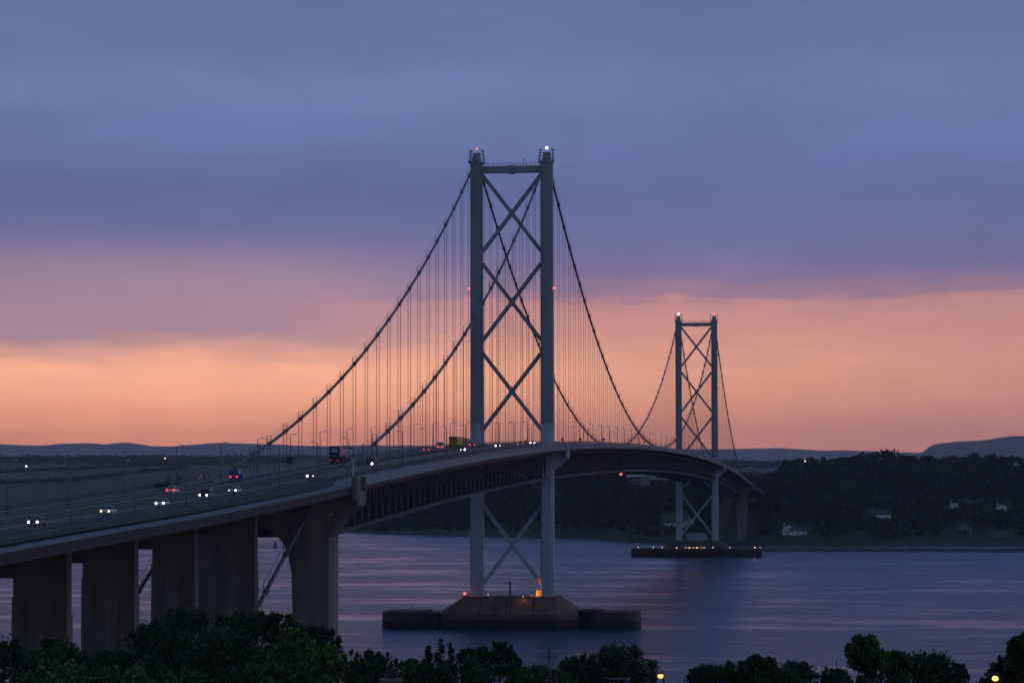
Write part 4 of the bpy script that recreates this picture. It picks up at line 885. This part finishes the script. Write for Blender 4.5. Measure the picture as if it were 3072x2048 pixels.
sky = [(2605, 1366, 18, 'leftmost rounded tree standing above the crest of the right hill'), (2662, 1364, 20, 'widest rounded tree standing above the crest of the right hill'), (2712, 1368, 17, 'rounded tree in the middle of the row along the right hill crest'), (2778, 1368, 19, 'broad crest tree under the left foot of the round far hill'), (2840, 1378, 15, 'low tree on the right hill crest, rightmost of the row')]
for i, (u, v, wpx, lab) in enumerate(sky):
    D = interp(NS, u, 2); x, y = gxy(u, D); g_ = ns_z(u, D); top = elz(v, D); r = wpx*D/FPX*0.9
    e = empty('hill_tree', (x, y, g_-0.5), label=lab, cat='tree', group='rounded trees on the crest of the right hill')
    h = top-g_+0.5
    link('crown', crown_mesh('crown', [(0, 0, h*0.68, r*0.8, h*0.32), (-r*0.5, 0, h*0.58, r*0.55, h*0.26), (r*0.5, 0.5, h*0.6, r*0.55, h*0.27)], 700, 0.8), WOOD, e); MB().tube([(0, 0, 0), (0, 0, h*0.6)], [0.4, 0.2], 6).build('trunk', BARK, e)

# ------------------------------------------------------------------ buildings on the far shore
SLATE = mat('dark_slate_roof', (0.05, 0.05, 0.06), 0.7, 0.2, 0.5); TILE = mat('dull_red_tile_roof', (0.12, 0.035, 0.03), 0.8, 0.25, 0.5); STONE = mat('dim_stone_wall', (0.22, 0.2, 0.19), 0.9, 0.2, 0.3)
def house(u, v, w, dpt, hh, roofh, wall, roof, label, yaw=0.12, nwin=3, gable_front=False, floors=1, chim=1, cat='house', zadd=0.0):
    x, y, z, D = on_ns(u, v)
    e = empty('house', (x, y, z+zadd), yaw, label=label, cat=cat, group='houses on the far shore')
    wo_ = MB().box(-w/2, w/2, -dpt/2, dpt/2, -2.5, hh)
    if gable_front: wo_.prism([(-w/2, hh), (w/2, hh), (0, hh+roofh)], 'y', -dpt/2, dpt/2)
    else: wo_.prism([(-dpt/2, hh), (dpt/2, hh), (0, hh+roofh)], 'x', -w/2, w/2)
    wo_.build('wall', wall, e); o = 0.35
    if gable_front:
        R_ = MB()
        for s_ in (-1, 1): R_.add([(s_*(w/2+o), -dpt/2-o, hh-o*roofh/(w/2)), (s_*(w/2+o), dpt/2+o, hh-o*roofh/(w/2)), (0, dpt/2+o, hh+roofh+0.12), (0, -dpt/2-o, hh+roofh+0.12), (s_*(w/2+o), -dpt/2-o, hh-o*roofh/(w/2)+0.25), (s_*(w/2+o), dpt/2+o, hh-o*roofh/(w/2)+0.25), (0, dpt/2+o, hh+roofh+0.4), (0, -dpt/2-o, hh+roofh+0.4)], [(0, 1, 2, 3), (7, 6, 5, 4), (0, 4, 5, 1), (1, 5, 6, 2), (2, 6, 7, 3), (3, 7, 4, 0)])
    else:
        R_ = MB()
        for s_ in (-1, 1): R_.add([(-w/2-o, s_*(dpt/2+o), hh-o*roofh/(dpt/2)), (w/2+o, s_*(dpt/2+o), hh-o*roofh/(dpt/2)), (w/2+o, 0, hh+roofh+0.12), (-w/2-o, 0, hh+roofh+0.12), (-w/2-o, s_*(dpt/2+o), hh-o*roofh/(dpt/2)+0.25), (w/2+o, s_*(dpt/2+o), hh-o*roofh/(dpt/2)+0.25), (w/2+o, 0, hh+roofh+0.4), (-w/2-o, 0, hh+roofh+0.4)], [(0, 1, 2, 3), (7, 6, 5, 4), (0, 4, 5, 1), (1, 5, 6, 2), (2, 6, 7, 3), (3, 7, 4, 0)])
    ro = R_.build('roof', roof, e)
    for k in range(chim): cx = (-w/2+1.0) if k == 0 else (w/2-1.0); MB().box(cx-0.4, cx+0.4, -0.4, 0.4, hh+roofh*0.5, hh+roofh+1.2).build('chimney', wall, ro)
    for fl in range(floors):
        for k in range(nwin):
            cx = -w/2+(k+0.5)*w/nwin; z0 = 0.9+fl*2.8
            MB().box(cx-0.55, cx+0.55, -dpt/2-0.05, -dpt/2-0.01, z0, z0+1.3).build('window', GLASS, e)
    return e
house(2363, 1602, 9, 9, 4.8, 2.6, WHITEP, SLATE, 'white gabled end house of the low terrace on the right shore', gable_front=True, nwin=2, floors=1, yaw=0.1)
house(2392, 1603, 13.5, 6, 2.9, 1.8, WHITEP, SLATE, 'long low white cottage joined behind the gabled house on the right shore', nwin=3, yaw=0.1)
house(2022, 1586, 15, 9, 5.6, 3.4, WHITEP, TILE, 'half-timbered white house with a red roof just left of the farther tower leg', nwin=4, floors=2, chim=2)
house(2050, 1582, 8, 7, 4.2, 3.6, WHITEP, TILE, 'small gabled white house behind the left leg of the farther tower', gable_front=True, nwin=2)
house(2070, 1580, 5.5, 7, 4.5, 3.2, WHITEP, TILE, 'narrow gabled white house just right of the left leg of the farther tower', gable_front=True, nwin=1)
x, y, z, D = on_ns(2012, 1583)
tf = empty('timber_framing', (x, y-6.2, z), 0.12)
bpy.data.objects.remove(tf)
house(2640, 1561, 15, 8, 4.4, 2.4, WHITEP, SLATE, 'white house half hidden by trees in the middle of the right hillside', nwin=4)
house(2612, 1562, 7, 7, 3.5, 2.4, STONE, SLATE, 'small grey house beside the white house on the right hillside', nwin=2)
for u, v, w, lab in ((2860, 1526, 8, 'pale cottage, first of the row high among the trees at the right'), (2898, 1520, 5, 'dim small cottage, second of the row among the trees at the right'), (2926, 1526, 6, 'pale little cottage, third of the row among the trees at the right'), (3001, 1532, 8, 'white gabled cottage, last of the row among the trees at the right')):
    house(u, v, w, 6, 2.6, 2.0, WHITEP if w == 8 else STONE, SLATE, lab, nwin=1, gable_front=(w == 8))
house(2888, 1600, 12, 9, 4.0, 4.2, STONE, SLATE, 'dull stone gabled building near the water at the right', gable_front=True, nwin=2)
house(2990, 1612, 11, 7, 2.6, 1.6, STONE, SLATE, 'low grey shed beside the slip at the far right', nwin=2, chim=0)
house(3045, 1402, 3.4, 4, 3.6, 1.0, WHITEP, SLATE, 'tiny white house high on the crest at the far right', nwin=1, chim=0)
house(2245, 1585+3, 13, 9, 8.0, 2.4, mat('red_brick_wall', (0.12, 0.04, 0.035), 0.9, 0.2, 0.5), SLATE, 'red brick building beyond the far side tower', nwin=3, floors=2, zadd=16) if False else None
# modern office under the deck
x, y, z, D = on_ns(1948, 1456)
of = empty('office_building', (x, y, z-0.5), 0.12, label='low modern office with thin pale flat roofs seen under the bridge deck', cat='office')
TAN = mat('tan_office_wall', (0.34, 0.25, 0.2), 0.85, 0.15, 0.3); RFP = mat('pale_metal_roof', (0.62, 0.70, 0.72), 0.5, 0.1, 0.2)
MB().box(-9, 0, -6, 6, -3, 9.2).box(13, 17, -4, 8, -3, 6.3).box(2.5, 8, -7.5, 4, -5, 2.4).build('wall', TAN, of)
MB().box(-20, -9.05, -4, 7, -3, 8.6).box(0.05, 12.9, -3, 9, -3, 5.8).box(17.05, 23, -3, 9, -3, 5.6).build('glazing', GLASS, of)
r1 = MB(); r1.add([(-21.5, -7, 8.7), (1.5, -7, 9.4), (1.5, 9, 9.8), (-21.5, 9, 9.6), (-21.5, -7, 9.2), (-9, -7, 10.2), (1.5, -7, 10.0), (1.5, 9, 10.6), (-21.5, 9, 10.4)], [(3, 2, 1, 0), (4, 5, 6, 7, 8), (0, 1, 6, 5, 4), (1, 2, 7, 6), (2, 3, 8, 7), (3, 0, 4, 8)])
r1.build('roof', RFP, of)
MB().box(0.6, 24, -6.5, 10, 6.4, 7.4).build('roof', RFP, of); MB().box(1.6, 26, -2, 12, 8.4, 9.4).build('roof', RFP, of); MB().box(3, 24, -1, 11, 7.45, 8.35).build('clerestory', GLASS, of)
fl = MB()
for z_ in (2.2, 5.4): fl.box(-20.1, -9.1, -4.3, -4.05, z_, z_+0.35)
fl.box(8.1, 24, -3.3, -3.05, 1.8, 2.2).build('floor_band', RFP, of)
x, y, z, D = on_ns(1850, 1421)
w2 = empty('hall', (x, y, z-1), 0.12, label='long building with a pale curved roof just under the middle of the deck', cat='building')
MB().box(-14, 14, -6, 6, -2, 2.5).build('wall', TAN, w2); MB().prism([(-15, 2.5), (-9, 4.0), (0, 4.4), (9, 3.6), (15, 2.5)], 'y', -6.6, 6.6).build('roof', RFP, w2)
# pale sheds in the valley beyond
for i, (u, v, w, h, lab) in enumerate(((2248, 1420, 14, 10, 'pale square block among the low ground beyond the bridge end'), (2322, 1421, 34, 8, 'long pale shed in the valley left of the right hill'))):
    D = 4100; x, y = gxy(u, D); zb = elz(v+8, D)
    e = empty('shed', (x, y, zb-6), 0.1, label=lab, cat='shed'); MB().box(-w/2, w/2, -6, 6, 0, h+6).build('wall', mat('pale_shed_%d' % i, (0.25, 0.27, 0.32), 0.8, 0.1, 0.1), e)
    MB().prism([(-w/2-0.5, h+6), (w/2+0.5, h+6), (0, h+7.8)], 'y', -6.5, 6.5).build('roof', RFP, e)
# masts and lights on the hills at the left
for u, vt, vb, D, lab in ((778, 1331, 1362, 6500, 'lattice mast with antenna drums rising from the far land at the left'), (1088, 1330, 1362, 6500, 'slim pylon rising behind the hangers at the left of the nearer cable end')):
    x, y = gxy(u, D); zb = elz(vb, D)-25; zt = elz(vt, D); e = empty('lattice_mast', (x, y, zb), label=lab, cat='mast'); H_ = zt-zb; o = MB()
    for sx in (-1, 1):
        for sy in (-1, 1): o.beam((sx*2.4, sy*2.4, 0), (sx*1.3, sy*1.3, H_), 0.5)
    n_ = 9
    for k in range(n_):
        z0, z1 = H_*k/n_, H_*(k+1)/n_; a = 2.4-1.1*k/n_; c_ = 2.4-1.1*(k+1)/n_
        for sy in (-1, 1): o.beam((-a, sy*a, z0), (c_, sy*c_, z1), 0.3); o.beam((a, sy*a, z0), (-c_, sy*c_, z1), 0.3)
    o.build('lattice', BLACKM, e)
    if u < 1000:
        q = MB()
        for z_ in (H_*0.78, H_*0.9):
            for sx in (-1, 1): q.tube([(sx*3.2, -1, z_), (sx*3.2, 1, z_)], 2.2, 10)
        q.build('antenna_drum', STEEL, e)
for u, v, D, mt, r, lab in ((79, 1398, 5400, WHTL, 1.3, 'bright white floodlight on the far land at the left'), (495, 1374, 7500, AMBL, 1.5, 'small orange light on the far land at the left'), (2415, 1383, 3300, AMBL, 0.5, 'faint orange light at the shoulder of the right hill')):
    p = at(u, v, D); e = empty('floodlight', (p[0], p[1], p[2]-14), label=lab, cat='floodlight'); MB().tube([(0, 0, -8), (0, 0, 14)], 0.3, 6).build('pole', BLACKM, e); MB().sphere((0, 0, 14), r, 8, 6).build('lamp', mt, e, True)

# ------------------------------------------------------------------ on the water
x, y = gxy(826, 2330); e = empty('buoy', (x, y, 0), label='green conical navigation buoy on the water between the concrete piers', cat='buoy')
GRN = mat('buoy_green', (0.02, 0.10, 0.08), 0.5)
MB().tube([(0, 0, -0.5), (0, 0, 0.9)], [2.0, 1.9], 14).build('hull', GRN, e); MB().tube([(0, 0, 0.9), (0, 0, 4.2), (0, 0, 5.2)], [1.5, 0.5, 0.3], 8).build('cage', GRN, e); MB().tube([(0, 0, 5.2), (0, 0, 6.1)], [0.5, 0.05], 8).build('topmark', GRN, e)
def yacht(u, v, hm, label):
    D = CAM[2]*FPX/(v-1453.3); x, y = gxy(u, D); e = empty('yacht', (x, y, 0), 1.2, label=label, cat='yacht')
    MB().add([(-0.6, -3.5, 0.9), (0.6, -3.5, 0.9), (1.2, 0, 0.9), (0, 4, 1.1), (-1.2, 0, 0.9), (-0.4, -3.2, -0.3), (0.4, -3.2, -0.3), (0.7, 0, -0.3), (0, 3.2, -0.3), (-0.7, 0, -0.3)], [(0, 4, 3, 2, 1), (5, 6, 7, 8, 9), (0, 1, 6, 5), (1, 2, 7, 6), (2, 3, 8, 7), (3, 4, 9, 8), (4, 0, 5, 9)]).build('hull', WHITEP, e)
    MB().box(-0.6, 0.6, -1.8, 1.0, 0.9, 1.4).build('cabin', WHITEP, e); MB().tube([(0, 0.6, 0.9), (0, 0.6, hm)], 0.14, 6).build('mast', GL, e)
yacht(1408, 1622, 9.0, 'moored yacht with a bare mast just left of the nearer tower leg')
yacht(1910, 1634, 2.6, 'tiny white moored boat near the left end of the farther river pier')

# ------------------------------------------------------------------ foreground trees
LF = {'dark': leafmat('dark_green_leaves', (0.022, 0.055, 0.022), (0.052, 0.120, 0.042), 0.6), 'mid': leafmat('mid_green_leaves', (0.034, 0.078, 0.024), (0.095, 0.175, 0.05), 0.7), 'light': leafmat('yellow_green_leaves', (0.055, 0.105, 0.028), (0.18, 0.26, 0.07), 0.9), 'dusk': leafmat('dusky_leaves', (0.022, 0.050, 0.028), (0.052, 0.105, 0.05), 0.6)}
def fg_tree(u, v, wpx, D, kind, label, hfac=1.15, leaf=0.105, dens=2.3, lobes=7, sparse=False, cat='tree'):
    x, y = gxy(u, D); g_ = hz(D); top = elz(v, D); r = wpx*D/FPX; H_ = top-g_
    ch = min(max(r*hfac*1.6, 2.0), H_*0.9); L_ = []
    if not sparse:
        L_.append((0, 0, H_-ch*0.5, r*0.8, ch*0.48))
        for k in range(lobes):
            a = 2*math.pi*k/lobes+rnd.random(); q = 0.35+0.5*rnd.random(); hh = rnd.random()
            rr = r*(0.28+0.22*rnd.random()); L_.append((math.cos(a)*r*q*1.05, math.sin(a)*r*q*0.9, H_-ch*(0.16+0.75*hh*q)-rr*0.35, rr, rr*0.95))
        for k in range(3): a = rnd.random()*6.28; rr = r*(0.16+0.1*rnd.random()); L_.append((math.cos(a)*r*0.45, math.sin(a)*r*0.45, H_-rr*0.9, rr, rr*1.2))
        for k in range(26): a = rnd.random()*6.28; el_ = rnd.random()*1.3-0.1; rr = r*(0.04+0.07*rnd.random()); q = 0.93+0.24*rnd.random(); L_.append((math.cos(a)*math.cos(el_)*r*q, math.sin(a)*math.cos(el_)*r*q, H_-ch*0.5+math.sin(el_)*ch*0.5*q-rr*0.3, rr, rr*1.5))
        n_ = int(5200*dens*(r/3)**1.5)+1200
    else:
        for k in range(16):
            z_ = H_-ch*k/16-0.2; rr = r*(0.13+0.2*rnd.random()+0.14*k/16); a = rnd.random()*6.28; q = (0.1+0.75*k/16)*r; L_.append((math.cos(a)*q, math.sin(a)*q, z_, rr, rr*1.3))
        n_ = int(520*dens)
    e = empty('tree', (x, y, g_), rnd.random()*0.3, label=label, cat=cat, group='trees and bushes in front of the water')
    link('crown', crown_mesh('crown', L_, n_, leaf, 0.58 if not sparse else 0.25), LF[kind], e)
    tk = MB(); tk.tube([(0, 0, -0.5), (0.1, 0, H_*0.4), (0, 0.1, H_*(0.72 if not sparse else 0.95))], [0.05*r+0.14, 0.04*r+0.1, 0.04], 7)
    for k in range(9 if not sparse else 14):
        a = rnd.random()*6.28; z0 = H_-ch*(0.98-0.07*k if not sparse else 0.95-0.06*k); q = r*(0.65-0.04*k); z1 = min(z0+q*0.9, H_-0.3); tk.tube([(0, 0.05, z0), (math.cos(a)*q*0.5, math.sin(a)*q*0.5, z0+(z1-z0)*0.4), (math.cos(a)*q, math.sin(a)*q, z1)], [0.09, 0.05, 0.02], 5)
    tk.build('trunk', BARK, e, True)
FG = [(585, 1828, 150, 232, 'dark', 'largest dark rounded tree in front of the third and fourth viaduct piers', {}),
      (745, 1836, 95, 236, 'dark', 'dark rounded tree whose top meets the slanting anchor cable', {}),
      (460, 1868, 75, 240, 'dark', 'dark tree at the left shoulder of the largest tree', {}),
      (838, 1840, 62, 238, 'dark', 'dark pointed tree top just left of the side tower', {}),
      (945, 1876, 75, 262, 'dusk', 'dusky tree standing before the foot of the side tower', {}),
      (660, 1900, 150, 205, 'dark', 'broad shaded tree filling the lower middle of the left clump', {}),
      (172, 1908, 62, 195, 'mid', 'tree with a light pointed top before the leftmost pier', {}),
      (18, 1918, 62, 215, 'dusk', 'dusky tree cut by the left edge of the photo', {}),
      (120, 1948, 80, 225, 'dark', 'dark low tree between the edge tree and the pointed one', {}),
      (290, 1948, 85, 222, 'dark', 'dark low tree under the narrow gap with the cable', {}),
      (390, 1955, 85, 210, 'dark', 'dark tree left of the largest one, in front of the second column pair', {}),
      (880, 1888, 62, 180, 'light', 'light yellow-green tree in front of the side tower foot', {}),
      (965, 1935, 75, 176, 'light', 'light leafy tree at the lower right of the left clump', {}),
      (180, 1985, 110, 160, 'light', 'light leafy bush near the bottom left corner', {}),
      (370, 2000, 120, 158, 'light', 'light leafy bush at the bottom left, right of the corner one', {}),
      (540, 2010, 110, 165, 'mid', 'mid green bush below the largest tree', {}),
      (40, 2015, 80, 165, 'dark', 'dark bush filling the bottom left corner', {}),
      (720, 2000, 120, 170, 'dark', 'deeply shaded bush at the bottom under the left clump', {}),
      (870, 1990, 110, 172, 'mid', 'mid green bush at the bottom below the light trees', {}),
      (905, 1925, 75, 200, 'dark', 'shaded tree filling the gap between the light trees and the side tower foot', {}),
      (820, 1950, 90, 196, 'mid', 'mid green tree low in the right half of the left clump', {}),
      (1085, 1950, 62, 245, 'dusk', 'dusky rounded tree just right of the side tower foot', {}),
      (1150, 1960, 62, 242, 'dusk', 'dusky tree behind the beige chimney', {}),
      (1030, 1995, 70, 200, 'dark', 'dark tree below and right of the side tower foot', {}),
      (1120, 1990, 80, 215, 'dark', 'dark bush directly behind the beige chimney', {}),
      (1250, 1975, 62, 240, 'mid', 'mid green rounded tree left of the thin birch', {}),
      (1318, 1910, 42, 235, 'dusk', 'tall thin birch with sparse see-through leaves', {'sparse': True, 'hfac': 2.4}),
      (1352, 1922, 26, 236, 'dusk', 'slimmer sparse birch beside the tall thin one', {'sparse': True, 'hfac': 3.2}),
      (1285, 1928, 26, 234, 'dusk', 'sparse birch stem leaning left of the tall thin one', {'sparse': True, 'hfac': 2.6}),
      (1330, 1995, 85, 226, 'dark', 'dark bush at the foot of the birches', {}),
      (1402, 1944, 30, 240, 'dark', 'narrow upright dark tree left of a pair in the middle', {'hfac': 1.8}),
      (1442, 1938, 32, 242, 'dark', 'upright dark tree in the middle of the centre group', {'hfac': 1.8}),
      (1498, 1926, 46, 244, 'dark', 'tallest dark tree of the centre group', {'hfac': 1.5}),
      (1535, 1962, 32, 240, 'dark', 'dark tree on the right shoulder of the centre group', {'hfac': 1.6}),
      (1460, 1998, 100, 222, 'dark', 'low dark bush under the centre group', {}),
      (1600, 1998, 62, 225, 'mid', 'mid green bush between the centre group and the broad dome tree', {}),
      (1660, 2008, 62, 235, 'mid', 'low green bush behind the red chimney', {}),
      (1850, 1940, 118, 258, 'dusk', 'broad dome-shaped dusky tree left of the lit street lamp', {'hfac': 0.9, 'lobes': 9}),
      (1742, 1968, 62, 256, 'dusk', 'lower left shoulder tree beside the broad dome tree', {}),
      (2115, 1992, 42, 230, 'dark', 'small dark bush, first to the right of the lit street lamp', {}),
      (2215, 1985, 60, 232, 'dark', 'dark bush left of a taller spiky one', {}),
      (2272, 1968, 42, 228, 'dark', 'spiky-topped dark tree in the right row', {'leaf': 0.17}),
      (2385, 1984, 52, 235, 'dusk', 'dusky rounded bush in the middle of the right row', {}),
      (2320, 2005, 70, 228, 'dark', 'low dark bush joining the right row', {}),
      (2495, 2006, 42, 232, 'dusk', 'low dusky bush left of the tall maple', {}),
      (2590, 1912, 52, 190, 'mid', 'tall ragged maple with large leaves, highest of the right row', {'leaf': 0.24, 'hfac': 1.4, 'dens': 0.75, 'lobes': 11}),
      (2680, 1956, 42, 195, 'mid', 'ragged leafy tree just right of the tall maple', {'leaf': 0.2, 'dens': 0.9}),
      (2640, 2005, 80, 190, 'dark', 'low dark bush under the tall maple', {}),
      (2772, 1962, 62, 215, 'dark', 'dark rounded tree right of the ragged pair', {}),
      (2850, 1992, 42, 216, 'dusk', 'low twiggy bush at the right end of the row', {}),
      (3062, 1912, 42, 175, 'dark', 'dark lumpy tree top cut by the right edge of the photo', {'leaf': 0.19, 'dens': 1.1}),
      (3050, 1968, 75, 178, 'dark', 'dark tree mass at the bottom right corner', {'leaf': 0.18}),
      (2950, 2034, 30, 210, 'dark', 'tiny bush top beside the right street lamp', {})]
for u, v, w, D, k, lab, kw in FG:
    if (2080 < u < 2520 or 1580 < u < 1760 or 2740 < u < 2900): w *= 1.15; kw = dict({'hfac': 0.8, 'lobes': 10}, **kw)
    fg_tree(u, v, w, D, k, lab, **kw)

# ------------------------------------------------------------------ foreground houses, chimneys, aerials, lamps
def fg_house(u, vtop, D, wch, wall, label, pots, yaw):
    x, y = gxy(u, D); zt = elz(vtop, D); g_ = hz(D); e = empty('house', (x, y, g_), yaw, label=label, cat='house')
    eave = zt-g_-3.4; rid = zt-g_-1.3
    MB().box(-5, 5, -3.5, 3.5, -1, eave).prism([(-3.5, eave), (3.5, eave), (0, rid-0.1)], 'x', -5, 5).build('wall', wall, e)
    R_ = MB()
    for s_ in (-1, 1): R_.add([(-5.3, s_*3.8, eave-0.1), (5.3, s_*3.8, eave-0.1), (5.3, 0, rid), (-5.3, 0, rid), (-5.3, s_*3.8, eave+0.1), (5.3, s_*3.8, eave+0.1), (5.3, 0, rid+0.2), (-5.3, 0, rid+0.2)], [(0, 1, 2, 3), (7, 6, 5, 4), (0, 4, 5, 1), (1, 5, 6, 2), (2, 6, 7, 3), (3, 7, 4, 0)])
    ro = R_.build('roof', SLATE, e)
    c = MB().box(-wch/2, wch/2, -0.35, 0.35, rid-1.2, zt-g_-0.14).box(-wch/2-0.07, wch/2+0.07, -0.42, 0.42, zt-g_-0.14, zt-g_); ch_ = c.build('chimney', wall, ro)
    for px in pots:
        MB().tube([(px, 0, zt-g_), (px, 0, zt-g_+0.42)], [0.13, 0.10], 8).build('chimney_pot', BLACKM, e)
    for s_ in (-2.5, 2.5): MB().box(s_-0.5, s_+0.5, -3.56, -3.51, 1.0, 2.2).build('window', GLASS, e)
    return e
fg_house(1172, 2030, 180, 1.15, mat('beige_chimney_render', (0.22, 0.19, 0.16), 0.9, 0.2, 1.5), 'house whose beige chimney with dark pots shows at the bottom edge', (-0.2, 0.05, 0.3), 0.1)
fg_house(1652, 2036, 205, 0.75, mat('red_brick_chimney', (0.16, 0.035, 0.03), 0.9, 0.25, 3), 'house whose red brick chimney just shows at the bottom edge', (-0.1, 0.2), 0.0)
def aerial(u, vt, D, label, left, right):
    x, y = gxy(u, D); zt = elz(vt, D); zb = hz(D)+5.5; e = empty('tv_aerial', (x, y, zb), label=label, cat='aerial')
    MB().tube([(0, 0, 0), (0, 0, zt-zb+0.05)], 0.035, 6).build('mast', BLACKM, e)
    o = MB().beam((-left, 0, zt-zb-0.05), (right, 0, zt-zb), 0.03)
    for k in range(9): xx = -left+(left+right)*k/8; o.beam((xx, -0.25, zt-zb-0.03), (xx, 0.25, zt-zb-0.03), 0.02)
    o.build('antenna', GL, e)
aerial(1645, 1947, 204, 'tall television aerial with a horizontal antenna above the red chimney', 1.0, 0.9)
aerial(1826, 2030, 210, 'low television aerial with a flat antenna before the broad dome tree', 0.1, 1.4)
aerial(2504, 1980, 220, 'short thin aerial mast left of the tall maple', 0.15, 0.15)
def lit_lamp(u, v, D, label, r):
    x, y = gxy(u, D); z = elz(v, D); g_ = hz(D); e = empty('street_lamp', (x, y, g_), label=label, cat='street lamp', group='lit street lamps in the foreground')
    MB().tube([(0.25, 0, 0), (0.25, 0, z-g_-0.1)], [0.09, 0.05], 8).beam((0.25, 0, z-g_-0.1), (0.05, 0, z-g_+0.2), 0.06).build('pole', BLACKM, e); MB().box(-0.22, 0.2, -0.14, 0.14, z-g_+0.14, z-g_+0.26).build('lamp_housing', BLACKM, e)
    MB().sphere((0, 0, z-g_), r, 10, 8, 0.8).build('lamp', SODL, e, True)
lit_lamp(1978, 2024, 240, 'glowing orange street lamp right of the broad dome tree at the bottom', 0.22)
lit_lamp(2978, 2033, 150, 'glowing orange street lamp near the bottom right corner', 0.16)

# ================================================================== haze
HX = 32500
hb = MB().box(-24000, 24000, -1250, HX, -12, 620)
hm = bpy.data.materials.new('dusk_haze'); hm.use_nodes = True; tr = hm.node_tree; tr.nodes.clear()
pv = tr.nodes.new('ShaderNodeVolumePrincipled'); pv.inputs['Color'].default_value = (0.93, 0.90, 1.0, 1); pv.inputs['Density'].default_value = 3.0e-5; pv.inputs['Anisotropy'].default_value = 0.3
oo = tr.nodes.new('ShaderNodeOutputMaterial'); tr.links.new(pv.outputs[0], oo.inputs['Volume'])
tag(hb.build('haze', hm), kind='stuff')
